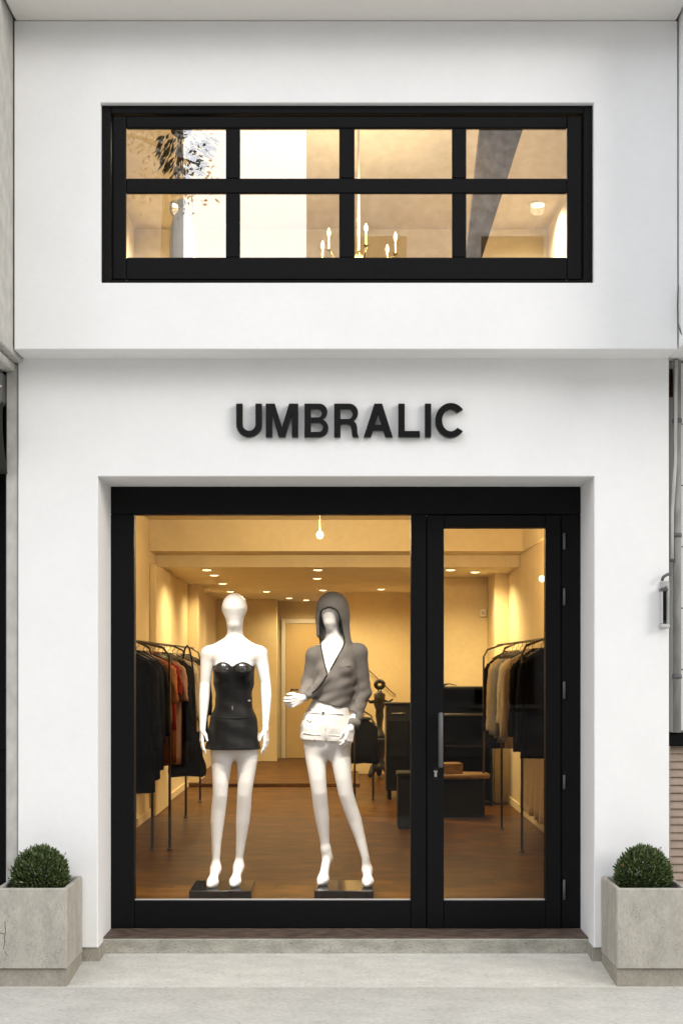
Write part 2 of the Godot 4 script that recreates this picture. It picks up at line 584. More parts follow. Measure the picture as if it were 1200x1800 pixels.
# ------------------------------------------------------------------ ground
func ground() -> void:
	var st := begin()
	quad(st, Vector3(-60, 0, 6.2), Vector3(60, 0, 6.2), Vector3(60, 0, 0.742), Vector3(-60, 0, 0.742))
	struct("pavement", done(st), M.pavement)
	st = begin()
	var ck := [Vector2(1.30, 0.70), Vector2(1.42, 0.68), Vector2(1.52, 0.665), Vector2(1.70, 0.66), Vector2(2.1, 0.655)]
	for i in ck.size() - 1:
		quad(st, Vector3(ck[i].x, 0.0015, ck[i].y + 0.003), Vector3(ck[i + 1].x, 0.0015, ck[i + 1].y + 0.003), Vector3(ck[i + 1].x, 0.0015, ck[i + 1].y - 0.002), Vector3(ck[i].x, 0.0015, ck[i].y - 0.001))
	part("crack", done(st), M.tile_joint, get_node("pavement"))
	struct("kerb", bx(-60, 60, -0.13, -0.001, 6.2, 6.35, 0.01), M.concrete)
	st = begin()
	quad(st, Vector3(-60, -0.13, 60), Vector3(60, -0.13, 60), Vector3(60, -0.13, 6.34), Vector3(-60, -0.13, 6.34))
	struct("road", done(st), M.asphalt)
	# the pale apron slopes up to the door step
	st = begin()
	st.set_smooth_group(-1)
	var z0 := 0.742; var z1 := 0.0
	var y0 := 0.002; var y1 := 0.072
	quad(st, Vector3(-3.2, y0, z0), Vector3(3.2, y0, z0), Vector3(3.2, y1, z1), Vector3(-3.2, y1, z1))
	quad(st, Vector3(-3.2, -0.05, z0), Vector3(3.2, -0.05, z0), Vector3(3.2, y0, z0), Vector3(-3.2, y0, z0))
	struct("apron", done(st), M.apron)

# ------------------------------------------------------------------ the shop building
const ZW := 0.37      # face of the lower wall
const ZU := 0.57      # face of the upper storey
func shop() -> void:
	var b := thing("shop_building", "white rendered shop building with black framed window upstairs and black glazed shop front", "building")
	# lower wall round the opening
	var st := begin()
	var XL := -1.686; var XR := 1.707
	part("lower_wall", extruded([poly([XL, 0.112, -1.27, 0.112, -1.27, 2.572, 1.317, 2.572, 1.317, 0.112, XR, 0.112, XR, 3.1895, XL, 3.1895])], -0.12, ZW, 0.004), M.white, b)
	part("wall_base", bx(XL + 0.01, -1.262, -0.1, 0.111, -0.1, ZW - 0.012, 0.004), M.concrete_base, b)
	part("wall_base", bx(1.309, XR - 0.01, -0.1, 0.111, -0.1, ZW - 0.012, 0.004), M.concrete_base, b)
	# upper storey, standing forward
	var ux0 := -1.655; var ux1 := 1.699
	part("upper_wall", extruded([poly([ux0, 3.186, ux1, 3.186, ux1, 4.85, ux0, 4.85]), poly([-1.218, 3.523, -1.218, 4.433, 1.2756, 4.433, 1.2756, 3.523])], 0.31, ZU, 0.004), M.white, b)
	part("canopy", bx(-1.653, 1.697, 4.852, 5.02, -0.2, 0.82, 0.01), M.soffit, b)
	part("parapet", bx(-1.653, 1.697, 5.023, 6.6, -0.2, 0.5, 0.01), M.white, b)

	# door step with its worn brown threshold board
	var step := part("door_step", bx(-1.285, 1.33, -0.05, 0.128, -0.05, 0.23, 0.006), M.step, b)
	part("threshold", bx(-1.268, 1.315, 0.129, 0.136, -0.06, 0.222, 0.002), M.threshold, step)

	# display window: frame of four members round one pane
	var dw := part("display_window", bx(-1.27, -1.141, 0.137, 2.4185, -0.07, 0.0, 0.004), M.black_frame, b)
	part("frame", bx(-1.27, 1.3165, 2.419, 2.571, -0.07, -0.002, 0.004), M.black_frame, dw)
	part("frame", bx(-1.1405, 0.3815, 0.137, 0.289, -0.07, -0.003, 0.004), M.black_frame, dw)
	part("frame", bx(0.382, 0.468, 0.137, 2.4185, -0.07, -0.001, 0.004), M.black_frame, dw)
	part("frame", bx(1.209, 1.3165, 0.137, 2.4185, -0.07, -0.004, 0.004), M.black_frame, dw)
	part("glazing_bead", bx(-1.139, 0.380, 0.2895, 0.295, -0.035, -0.012, 0.001), M.bead, dw)
	part("pane", bx(-1.145, 0.386, 0.285, 2.423, -0.044, -0.036, 0.0), M.glass, dw)
	part("door_stop", bx(0.455, 0.485, 0.138, 2.418, -0.085, -0.072, 0.002), M.black_frame, dw)
	part("door_stop", bx(1.195, 1.222, 0.138, 2.418, -0.085, -0.072, 0.002), M.black_frame, dw)
	part("door_stop", bx(0.4855, 1.1945, 2.402, 2.43, -0.085, -0.072, 0.002), M.black_frame, dw)
	# the door leaf
	var dr := part("door", bx(0.471, 0.563, 0.137, 2.414, -0.055, 0.006, 0.004), M.black_frame, b)
	part("frame", bx(1.122, 1.206, 0.137, 2.414, -0.055, 0.006, 0.004), M.black_frame, dr)
	part("frame", bx(0.5635, 1.1215, 2.344, 2.414, -0.055, 0.005, 0.004), M.black_frame, dr)
	part("frame", bx(0.5635, 1.1215, 0.137, 0.289, -0.055, 0.005, 0.004), M.black_frame, dr)
	part("glazing_bead", bx(0.5645, 1.1205, 0.2895, 0.296, -0.035, -0.010, 0.001), M.bead, dr)
	part("pane", bx(0.5605, 1.1245, 0.286, 2.347, -0.033, -0.025, 0.0), M.glass, dr)
	st = begin()
	tube(st, [Vector3(0.542, 1.028, 0.05), Vector3(0.542, 1.034, 0.052), Vector3(0.542, 1.322, 0.052), Vector3(0.542, 1.328, 0.05)], [0.009, 0.0135, 0.0135, 0.009], 14)
	box(st, Vector3(0.534, 1.075, 0.006), Vector3(0.55, 1.091, 0.05), 0.002)
	box(st, Vector3(0.534, 1.265, 0.006), Vector3(0.55, 1.281, 0.05), 0.002)
	part("handle", done(st), M.steel, dr)
	st = begin()
	box(st, Vector3(0.502, 0.955, 0.006), Vector3(0.532, 1.026, 0.012), 0.003)
	part("lock_plate", done(st), M.gasket, dr)
	st = begin()
	box(st, Vector3(0.511, 0.972, 0.012), Vector3(0.524, 1.008, 0.020), 0.004)
	box(st, Vector3(0.507, 0.998, 0.012), Vector3(0.528, 1.009, 0.017), 0.003)
	part("lock_cylinder", done(st), M.bright_steel, dr)
	for h in [[2.315, 2.225], [2.01, 1.918], [1.497, 1.403], [0.983, 0.905], [0.406, 0.297]]:
		part("hinge", tube_mesh([Vector3(1.2235, h[1], 0.008), Vector3(1.2235, h[0], 0.008)], [0.0075], 10), M.steel, dr)

	# upstairs window: outer frame, inner frame, bars and eight panes
	var zf := 0.53
	var w := part("window", bx(-1.2172, -1.172, 3.5235, 4.4325, 0.44, zf + 0.012, 0.004), M.black_frame, b)
	part("frame", bx(1.2305, 1.2748, 3.5235, 4.4325, 0.44, zf + 0.012, 0.004), M.black_frame, w)
	part("frame", bx(-1.1715, 1.230, 4.392, 4.4325, 0.44, zf + 0.012, 0.004), M.black_frame, w)
	part("frame", bx(-1.1715, 1.230, 3.5235, 3.545, 0.44, zf + 0.012, 0.004), M.black_frame, w)
	var xs := [[-1.097, -0.589], [-0.5165, -0.0116], [0.0667, 0.563], [0.6355, 1.149]]
	var ys := [[3.6657, 3.9936], [4.069, 4.324]]
	part("sash", bx(-1.165, -1.097, 3.55, 4.386, 0.502, zf, 0.006), M.black_frame, w)
	part("sash", bx(1.149, 1.224, 3.55, 4.386, 0.502, zf, 0.006), M.black_frame, w)
	part("sash", bx(-1.0968, 1.1488, 4.324, 4.386, 0.502, zf - 0.001, 0.006), M.black_frame, w)
	part("sash", bx(-1.0968, 1.1488, 3.55, 3.6657, 0.502, zf - 0.001, 0.006), M.black_frame, w)
	part("gasket", bx(-1.1700, -1.1655, 3.552, 4.384, 0.502, zf - 0.012, 0.0), M.gasket, w)
	part("gasket", bx(1.2245, 1.229, 3.552, 4.384, 0.502, zf - 0.012, 0.0), M.gasket, w)
	part("glazing_bar", bx(-1.0966, 1.1486, 3.9936, 4.069, 0.503, zf - 0.004, 0.006), M.black_frame, w)
	for k in 3:
		part("glazing_bar", bx(xs[k][1], xs[k + 1][0], 3.666, 3.9934, 0.503, zf - 0.006, 0.006), M.black_frame, w)
		part("glazing_bar", bx(xs[k][1], xs[k + 1][0], 4.0692, 4.3238, 0.503, zf - 0.006, 0.006), M.black_frame, w)
	for x in xs:
		for y in ys:
			part("pane", bx(x[0] - 0.004, x[1] + 0.004, y[0] - 0.004, y[1] + 0.004, 0.508, 0.513, 0.0), M.coated_glass, w)

	# the shop room
	var fl := part("wooden_floor", bx(-1.95, 1.9, -0.05, 0.135, -12.4, -0.071, 0.0), M.floor, b)
	part("platform", bx(-1.839, 0.22, 0.136, 0.175, -12.31, -8.2, 0.004), M.floor, fl)
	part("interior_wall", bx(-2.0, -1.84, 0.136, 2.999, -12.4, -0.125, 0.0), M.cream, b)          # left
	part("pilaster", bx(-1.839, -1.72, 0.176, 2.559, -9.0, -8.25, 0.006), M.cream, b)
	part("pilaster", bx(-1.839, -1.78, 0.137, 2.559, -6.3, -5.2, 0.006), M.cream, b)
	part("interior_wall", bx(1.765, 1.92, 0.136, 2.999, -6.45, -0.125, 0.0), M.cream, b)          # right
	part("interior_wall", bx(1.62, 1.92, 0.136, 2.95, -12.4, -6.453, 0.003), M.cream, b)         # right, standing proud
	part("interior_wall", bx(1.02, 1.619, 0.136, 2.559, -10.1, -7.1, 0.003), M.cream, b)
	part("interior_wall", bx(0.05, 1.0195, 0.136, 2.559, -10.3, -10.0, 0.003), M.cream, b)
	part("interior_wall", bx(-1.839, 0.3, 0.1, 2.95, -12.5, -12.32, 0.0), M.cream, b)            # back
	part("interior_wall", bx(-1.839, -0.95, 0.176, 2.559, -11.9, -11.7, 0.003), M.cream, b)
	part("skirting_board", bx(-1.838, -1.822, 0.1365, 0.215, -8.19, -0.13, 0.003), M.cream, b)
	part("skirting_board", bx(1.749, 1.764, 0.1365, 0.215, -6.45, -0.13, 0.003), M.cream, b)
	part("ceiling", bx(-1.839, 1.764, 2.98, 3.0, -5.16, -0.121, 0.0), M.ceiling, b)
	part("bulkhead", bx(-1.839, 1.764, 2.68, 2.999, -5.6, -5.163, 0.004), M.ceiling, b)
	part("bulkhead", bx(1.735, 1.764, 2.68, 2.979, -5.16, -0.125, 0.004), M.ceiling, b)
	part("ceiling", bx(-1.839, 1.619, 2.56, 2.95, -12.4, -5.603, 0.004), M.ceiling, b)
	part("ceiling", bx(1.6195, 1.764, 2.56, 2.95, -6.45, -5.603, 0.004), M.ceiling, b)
	# inner door in the back wall
	var d2 := part("back_door", bx(-0.84, -0.12, 0.18, 2.22, -12.32, -12.285, 0.004), M.door_paint, b)
	part("door_frame", bx(-0.91, -0.845, 0.176, 2.29, -12.32, -12.27, 0.004), M.trim, d2)
	part("door_frame", bx(-0.115, -0.05, 0.176, 2.29, -12.32, -12.27, 0.004), M.trim, d2)
	part("door_frame", bx(-0.844, -0.116, 2.225, 2.29, -12.32, -12.27, 0.004), M.trim, d2)
	part("door_handle", tube_mesh([Vector3(-0.76, 1.22, -12.28), Vector3(-0.76, 1.22, -12.24), Vector3(-0.66, 1.22, -12.235)], [0.014], 8), M.rack, d2)
	part("lock_plate", bx(-0.775, -0.745, 1.05, 1.10, -12.284, -12.278, 0.002), M.rack, d2)

	# the room upstairs
	part("interior_wall", bx(-1.95, -1.8, 3.1, 5.7, -4.2, 0.305, 0.0), M.loft_wall, b)
	part("interior_wall", bx(1.8, 1.95, 3.1, 5.7, -4.2, 0.305, 0.0), M.loft_wall, b)
	part("interior_wall", bx(-1.799, 1.799, 3.1, 5.7, -4.3, -4.1, 0.0), M.loft_wall, b)
	part("ceiling", bx(-1.95, 1.95, 5.4, 5.56, -4.2, -0.202, 0.0), M.loft_wall, b)
	part("ceiling", bx(-1.799, 1.799, 5.02, 5.40, -0.26, -0.205, 0.0), M.loft_wall, b)
	part("upper_floor", bx(-1.799, 1.799, 3.0, 3.15, -4.09, 0.30, 0.0), M.floor, b)

# ------------------------------------------------------------------ the houses either side
func neighbours() -> void:
	# left
	var l := thing("neighbour_building", "grey plastered neighbouring building at the left edge, with black panel as dark opening under awning", "building")
	part("upper_wall", bx(-4.2, -1.662, 3.165, 6.8, 0.0, 0.95, 0.006), M.grey_plaster, l)
	part("door_jamb", bx(-1.752, -1.6885, 0.02, 3.163, -0.1, 0.36, 0.006), M.grey_plaster, l)
	part("ledge", bx(-4.2, -1.70, 3.12, 3.164, 0.36, 0.92, 0.01), M.grey_plaster, l)
	var nd := part("dark_opening_panel", bx(-4.2, -1.753, 0.0, 3.162, -0.1, -0.03, 0.004), M.black_frame, l)  # near-black panel, shaped as a door, stands in for the darkness of the opening
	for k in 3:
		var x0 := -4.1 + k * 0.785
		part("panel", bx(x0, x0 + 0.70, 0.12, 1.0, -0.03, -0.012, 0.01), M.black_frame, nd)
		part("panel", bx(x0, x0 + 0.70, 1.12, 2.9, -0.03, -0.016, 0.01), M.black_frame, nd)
	part("side_wall", bx(-4.4, -4.21, 0.0, 6.8, -0.5, 1.4, 0.01), M.grey_plaster, l)
	var aw := thing("awning", "black cloth awning hanging folded over the dark opening at the left edge", "awning", Vector3(-1.752, 3.1, 0.38))
	part("roller_box", bx(-2.3, -0.001, -0.16, 0.015, -0.06, 0.06, 0.015), M.shutter_box, aw)
	var st := begin()
	var rings := []
	for i in 15:
		var u := i / 14.0
		var ring := PackedVector3Array()
		for s in 2:
			for j in 24:
				var v := j / 23.0 if s == 0 else 1.0 - j / 23.0
				var x := lerpf(-2.2, -0.005 + 0.018 * u, v)
				var z := 0.015 + 0.02 * sin(v * 41.0 + u * 1.5) * u + 0.05 * sin(u * 3.0) + (0.006 if s == 0 else -0.006)
				ring.append(Vector3(x, -0.125 - 0.37 * u - 0.03 * absf(sin(v * 9.0 + 1.2)) * u, z))
		rings.append(ring)
	loft(st, rings)
	part("valance", done(st, true), M.awning, aw)
	st = begin()
	tube(st, [Vector3(-0.03, -0.02, 0.045), Vector3(-0.025, -0.08, 0.07), Vector3(-0.03, -0.14, 0.05)], [0.006], 8)
	tube(st, [Vector3(-0.06, -0.075, 0.065), Vector3(0.0, -0.072, 0.06)], [0.006], 8)
	part("bracket", done(st, true), M.bead, aw)
	# right
	var r := thing("neighbour_building", "white tiled neighbouring building at the right edge, over a brown slatted shutter", "building")
	part("upper_wall", bx(1.706, 4.2, 3.192, 6.8, 0.0, 0.95, 0.006), M.white, r)
	part("wall", bx(1.712, 4.2, 1.232, 3.188, -0.2, 0.30, 0.003), M.tile_joint, r)
	part("lintel", bx(1.7125, 4.2, 1.165, 1.225, -0.2, 0.33, 0.004), M.dark, r)
	part("shutter_guide", bx(1.7125, 1.725, 0.0, 1.163, -0.2, 0.325, 0.002), M.concrete_base, r)
	var y := 3.178
	while y > 1.30:
		for k in 8:
			var x := 1.778 + k * 0.302
			part("tile", bx(x, x + 0.297, y - 0.318, y, 0.298, 0.312, 0.003), M.white_tile, r)
		y -= 0.3235
	var sh := part("roller_shutter", bx(1.726, 4.2, 0.0, 1.163, 0.20, 0.262, 0.0), M.dark, r)
	y = 1.16
	while y > 0.06:
		st = begin()
		# a slat with a sloping face and a lipped foot
		var z := 0.263
		var hh := 0.0408
		var pr := [Vector2(z, y), Vector2(z + 0.010, y - 0.001), Vector2(z + 0.021, y - hh * 0.86), Vector2(z + 0.019, y - hh * 0.98), Vector2(z, y - hh * 0.98)]
		var ra := PackedVector3Array(); var rb := PackedVector3Array()
		for p in pr:
			ra.append(Vector3(4.19, p.y, p.x)); rb.append(Vector3(1.727, p.y, p.x))
		loft(st, [ra, rb], true, false)
		part("slat", done(st), M.slat, sh)
		y -= 0.0418
	# pipes and cables down the joint
	var pp := thing("downpipe", "grey metal downpipe running down beside the white wall at the right edge", "pipe", Vector3(1.743, 1.235, 0.345))
	part("pipe", tube_mesh([Vector3(0.012, 0, 0), Vector3(0.012, 1.945, 0)], [0.021], 14), M.pipe, pp)
	for h in [0.28, 1.02, 1.62]:
		part("clamp", lathe_mesh([Vector2(0.021, h), Vector2(0.0255, h + 0.002), Vector2(0.0255, h + 0.022), Vector2(0.021, h + 0.024)], 14), M.steel, pp, Vector3(0.012, 0, 0))
	pp = thing("cable_duct", "thin pale cable duct between the downpipe and the white wall", "pipe", Vector3(1.722, 2.14, 0.36))
	part("duct", tube_mesh([Vector3(0.004, 0.0, 0), Vector3(0.005, 0.25, 0.0), Vector3(0.018, 0.5, 0.01), Vector3(0.02, 0.72, 0.01), Vector3(0.026, 1.04, 0)], [0.009], 10), M.pale_pipe, pp)
	part("duct_end", tube_mesh([Vector3(0.004, -0.012, 0), Vector3(0.004, 0.002, 0)], [0.011], 10), M.cable, pp)
	pp = thing("cable", "dark cable on the upper wall at the right edge, above the soffit corner", "cable", Vector3(1.70, 3.2, 0.58))
	part("cable", tube_mesh([Vector3(-0.004, 0.30, 0.012), Vector3(-0.008, 0.2, 0.014), Vector3(-0.006, 0.11, 0.014), Vector3(0.004, 0.06, 0.03), Vector3(0.012, 0.03, 0.06), Vector3(0.0, -0.01, 0.10)], [0.0035], 8), M.cable, pp)
	part("conduit", tube_mesh([Vector3(-0.006, 0.03, 0.16), Vector3(-0.006, 0.31, 0.16)], [0.012], 10), M.pale_pipe, pp)
	# entry lantern / intercom on the white wall
	var ic := thing("wall_lantern", "small grey wall lantern with dark glass strip on the white wall by the right edge", "lantern", Vector3(1.688, 1.79, ZW))
	part("back_plate", bx(-0.028, 0.018, 0.0, 0.235, 0.0, 0.012, 0.004), M.pale_pipe, ic)
	st = begin()
	tube(st, [Vector3(-0.028, 0.235, 0.035), Vector3(-0.02, 0.255, 0.038), Vector3(0.0, 0.268, 0.035), Vector3(0.02, 0.272, 0.02)], [0.008], 10)
	part("hood", done(st, true), M.steel, ic)
	part("glass_strip", bx(-0.024, -0.006, 0.03, 0.17, 0.012, 0.045, 0.003), M.dark, ic)
	part("side_frame", bx(-0.033, -0.025, 0.012, 0.18, 0.012, 0.05, 0.003), M.bead, ic)
	part("side_frame", bx(-0.005, 0.004, 0.012, 0.21, 0.012, 0.04, 0.003), M.pipe, ic)
	st = begin()
	box(st, Vector3(-0.038, -0.012, 0.0), Vector3(0.01, 0.011, 0.056), 0.006)
	part("foot", done(st), M.pale_pipe, ic)
	part("cap", bx(-0.036, 0.002, 0.1805, 0.198, 0.004, 0.054, 0.006), M.steel, ic)

# ------------------------------------------------------------------ the other side of the street, seen only in the glass
func far_house(x0: float, x1: float, h: float, label: String, z := 16.5) -> void:
	var b := thing("street_building", label, "building", Vector3((x0 + x1) / 2, -0.13, z))
	var w := (x1 - x0) / 2
	part("wall", bx(-w, w, 0, h, 0, 2.5, 0.02), M.street_plaster, b)
	part("cornice", bx(-w, w, h - 0.5, h - 0.2, -0.18, 0, 0.02), M.street_plaster, b)
	var n := int((x1 - x0) / 2.4)
	for f in int(h / 3.4):
		for k in n:
			var cx := -w + (k + 0.5) * (x1 - x0) / n
			var wn := part("window", bx(cx - 0.55, cx + 0.55, 1.0 + f * 3.3, 2.7 + f * 3.3, -0.05, 0.0, 0.01), M.black_frame, b)
			part("sill", bx(cx - 0.65, cx + 0.65, 0.92 + f * 3.3, 0.995 + f * 3.3, -0.12, 0.0, 0.01), M.concrete, wn)

func street_behind() -> void:
	far_house(-15.0, -3.1, 13.0, "plastered building across the street, left of the gap")
	far_house(-0.62, 11.5, 13.5, "plastered building across the street, right of the gap")
	far_house(-7.0, 4.0, 9.5, "lower plastered building farther back, closing the gap across the street", 31.0)
	# a street tree before the gap between them
	var t := thing("street_tree", "leafy street tree standing before the gap across the street", "tree", Vector3(-2.85, -0.13, 14.6))
	var st := begin()
	tube(st, [Vector3(0, 0, 0), Vector3(0.05, 3.0, 0), Vector3(-0.05, 6.0, 0.1), Vector3(0.05, 9.5, 0), Vector3(0.1, 12.5, 0)], [0.2, 0.16, 0.13, 0.09, 0.03], 10)
	for k in 14:
		var a := k * 2.4
		var y := 9.3 + k * 0.2
		var d := Vector3(cos(a), 0.35, sin(a))
		tube(st, [Vector3(0, y, 0), Vector3(0, y, 0) + d * 0.4, Vector3(0, y, 0) + d * 0.8 + Vector3(0, -0.1, 0)], [0.05, 0.03, 0.01], 6)
	part("trunk", done(st, true), M.twig, t)
	var L := leaf_arrays()
	for k in 14:
		var a := k * 2.4
		var y := 9.3 + k * 0.2
		for j in 70:
			var c := Vector3(cos(a), 0.3, sin(a)) * rng.randf_range(0.1, 0.75) + Vector3(0, y, 0)
			c += Vector3(rng.randfn(0, 0.16), rng.randfn(0, 0.14), rng.randfn(0, 0.16))
			var d := Vector3(rng.randfn(), rng.randfn() - 0.4, rng.randfn()).normalized()
			leaf(L, c, d, 0.11, 0.05, Color(0.05, 0.055, 0.02).lerp(Color(0.09, 0.075, 0.03), rng.randf()))
	var cr := part("crown", leaf_mesh(L), M.leaf, t)
	cr.set_meta("kind", "stuff")

# ------------------------------------------------------------------ leaves
func leaf_arrays() -> Dictionary:
	return {"v": PackedVector3Array(), "n": PackedVector3Array(), "c": PackedColorArray()}

func leaf(L: Dictionary, at: Vector3, d: Vector3, length: float, width: float, col: Color) -> void:
	var s := d.cross(Vector3(rng.randfn(), rng.randfn(), rng.randfn())).normalized() * width * 0.5
	var n := s.cross(d).normalized()
	var m := at + d * length * 0.5 + n * length * 0.08
	var tip := at + d * length
	var a := m + s - n * width * 0.15
	var b := m - s - n * width * 0.15
	for q in [[at, a, m], [m, a, tip], [at, m, b], [m, tip, b]]:
		var nn: Vector3 = (q[2] - q[0]).cross(q[1] - q[0]).normalized()
		for p in q:
			L.v.append(p); L.n.append(nn); L.c.append(col)

func leaf_mesh(L: Dictionary) -> ArrayMesh:
	var arr := []
	arr.resize(Mesh.ARRAY_MAX)
	arr[Mesh.ARRAY_VERTEX] = L.v
	arr[Mesh.ARRAY_NORMAL] = L.n
	arr[Mesh.ARRAY_COLOR] = L.c
	var m := ArrayMesh.new()
	m.add_surface_from_arrays(Mesh.PRIMITIVE_TRIANGLES, arr)
	return m

# ------------------------------------------------------------------ planters
func planter(side: int, where: String) -> void:
	var cx := -1.524 if side < 0 else 1.529
	var p := thing("planter", "square concrete planter on a low plinth, " + where, "planter", Vector3(cx, 0.0, 0.566), 0.0, "concrete planters beside the shop door")
	var hw := 0.176 if side < 0 else 0.178
	var hd := 0.189
	var wall := 0.022
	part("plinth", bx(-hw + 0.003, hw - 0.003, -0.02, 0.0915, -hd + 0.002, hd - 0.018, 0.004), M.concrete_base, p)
	# open box: outer skin, rim, inner skin
	var st := begin()
	st.set_smooth_group(-1)
	var y0 := 0.0925; var y1 := 0.489
	var rings := []
	for q in [[0.0, y0 + 0.004, -0.004], [0.0, y0 + 0.004, 0.0], [0.0, y1 - 0.005, 0.0], [0.0, y1, -0.004], [0.0, y1, -wall + 0.003], [0.0, y1 - 0.004, -wall], [0.0, 0.36, -wall]]:
		var ex: float = hw + q[2]; var ez: float = hd + q[2]
		var e := 0.006
		var yy: float = q[1]
		rings.append(PackedVector3Array([Vector3(-ex, yy, -ez + e), Vector3(-ex, yy, ez - e), Vector3(-ex + e, yy, ez), Vector3(ex - e, yy, ez), Vector3(ex, yy, ez - e), Vector3(ex, yy, -ez + e), Vector3(ex - e, yy, -ez), Vector3(-ex + e, yy, -ez)]))
	loft(st, rings, false, false)
	quad(st, Vector3(-hw, y0 + 0.004, -hd), Vector3(hw, y0 + 0.004, -hd), Vector3(hw, y0 + 0.004, hd), Vector3(-hw, y0 + 0.004, hd))
	part("box", done(st), M.concrete, p)
	# soil with a lumpy top
	st = begin()
	var nn := 14
	st.set_smooth_group(0)
	var hx := hw - wall - 0.0005; var hz := hd - wall - 0.0005
	for i in nn:
		for j in nn:
			var q := []
			for o in [Vector2i(0, 1), Vector2i(1, 1), Vector2i(1, 0), Vector2i(0, 0)]:
				var a: int = i + o.x
				var b: int = j + o.y
				q.append(Vector3(lerpf(-hx, hx, a / float(nn)), 0.432 + 0.008 * sin(a * 2.3 + side) * cos(b * 1.9), lerpf(-hz, hz, b / float(nn))))
			quad(st, q[0], q[1], q[2], q[3])
	part("soil", done(st, true), M.soil, p)
	if side < 0:
		# hairline cracks in the front
		st = begin()
		for c in [[Vector2(-0.128, 0.33), Vector2(-0.128, 0.31), Vector2(-0.124, 0.28), Vector2(-0.131, 0.25), Vector2(-0.128, 0.235), Vector2(-0.132, 0.21), Vector2(-0.135, 0.19)], [Vector2(-0.165, 0.29), Vector2(-0.15, 0.27), Vector2(-0.13, 0.265)], [Vector2(-0.128, 0.18), Vector2(-0.12, 0.165), Vector2(-0.115, 0.16)]]:
			for i in c.size() - 1:
				var a: Vector2 = c[i]; var b: Vector2 = c[i + 1]
				var s := (b - a).orthogonal().normalized() * 0.0013
				quad(st, Vector3(a.x + s.x, a.y + s.y, hd + 0.0006), Vector3(a.x - s.x, a.y - s.y, hd + 0.0006), Vector3(b.x - s.x, b.y - s.y, hd + 0.0006), Vector3(b.x + s.x, b.y + s.y, hd + 0.0006))
		part("crack", done(st), M.dark, p)
	# the clipped box ball
	var t := thing("boxwood_ball", "clipped round boxwood bush in the concrete planter " + ("at the left" if side < 0 else "at the right"), "bush", Vector3(cx + (0.002 if side < 0 else -0.002), 0.43, 0.566), 0.7 * side, "clipped box balls in planters")
	st = begin()
	tube(st, [Vector3(0, -0.03, 0), Vector3(0.004, 0.04, 0.003), Vector3(0, 0.12, 0)], [0.014, 0.012, 0.006], 8)
	for k in 16:
		var d := Vector3(cos(k * 2.4), rng.randf_range(0.1, 1.2), sin(k * 2.4)).normalized()
		tube(st, [Vector3(0, 0.03, 0), Vector3(0, 0.05, 0) + d * 0.05, Vector3(0, 0.07, 0) + d * 0.1], [0.006, 0.004, 0.002], 5)
	part("stems", done(st, true), M.twig, t)
	var L := leaf_arrays()
	var c0 := Vector3(0, 0.085, 0)
	for i in 9500:
		var d := Vector3(rng.randfn(), rng.randfn(), rng.randfn()).normalized()
		if d.y < -0.62:
			continue
		var bump := 0.004 * sin(d.x * 17.0 + side) * sin(d.y * 15.0) + 0.003 * sin(d.z * 23.0 + d.x * 9.0)
		var r := 0.147 * pow(rng.randf_range(0.5, 1.0), 0.5) + bump + (0.006 if rng.randf() < 0.03 else 0.0)
		var base := c0 + d * Vector3(1.0, 1.10, 1.0) * (r - 0.012)
		var dir := (d * 0.8 + Vector3(0, 0.55, 0) + Vector3(rng.randfn(), rng.randfn(), rng.randfn()) * 0.33).normalized()
		var g := Color(0.030, 0.055, 0.016).lerp(Color(0.13, 0.165, 0.06), pow(rng.randf(), 1.5))
		if rng.randf() < 0.06:
			g = Color(0.22, 0.25, 0.12)
		leaf(L, base, dir, rng.randf_range(0.016, 0.028), rng.randf_range(0.006, 0.010), g)
	for i in 9:
		var d := Vector3(rng.randfn(), absf(rng.randfn()) * 0.8 - 0.1, rng.randfn()).normalized()
		var tip := c0 + d * 0.138
		for q in 5:
			var dd := (d + Vector3(0, 0.7, 0) + Vector3(rng.randfn(), rng.randfn(), rng.randfn()) * 0.5).normalized()
			leaf(L, tip + (d + Vector3(0, 0.5, 0)) * q * 0.0045, dd, 0.018, 0.007, Color(0.13, 0.17, 0.06) if i % 7 else Color(0.16, 0.10, 0.04))
	var cr := part("foliage", leaf_mesh(L), M.leaf, t)
	cr.set_meta("kind", "stuff")

# ------------------------------------------------------------------ sign
func arc(c: Vector2, rx: float, ry: float, a0: float, a1: float, n: int) -> PackedVector2Array:
	var o := PackedVector2Array()
	for i in n + 1:
		var a := deg_to_rad(lerpf(a0, a1, i / float(n)))
		o.append(c + Vector2(cos(a) * rx, sin(a) * ry))
	return o

func inset(c: PackedVector2Array, d: float) -> PackedVector2Array:
	var o := PackedVector2Array()
	var n := c.size()
	for i in n:
		var e0 := (c[i] - c[(i - 1 + n) % n]).normalized()
		var e1 := (c[(i + 1) % n] - c[i]).normalized()
		var n0 := Vector2(-e0.y, e0.x); var n1 := Vector2(-e1.y, e1.x)
		var m := n0 + n1
		o.append(c[i] + m / maxf(m.dot(n0), 0.5) * d)
	return o

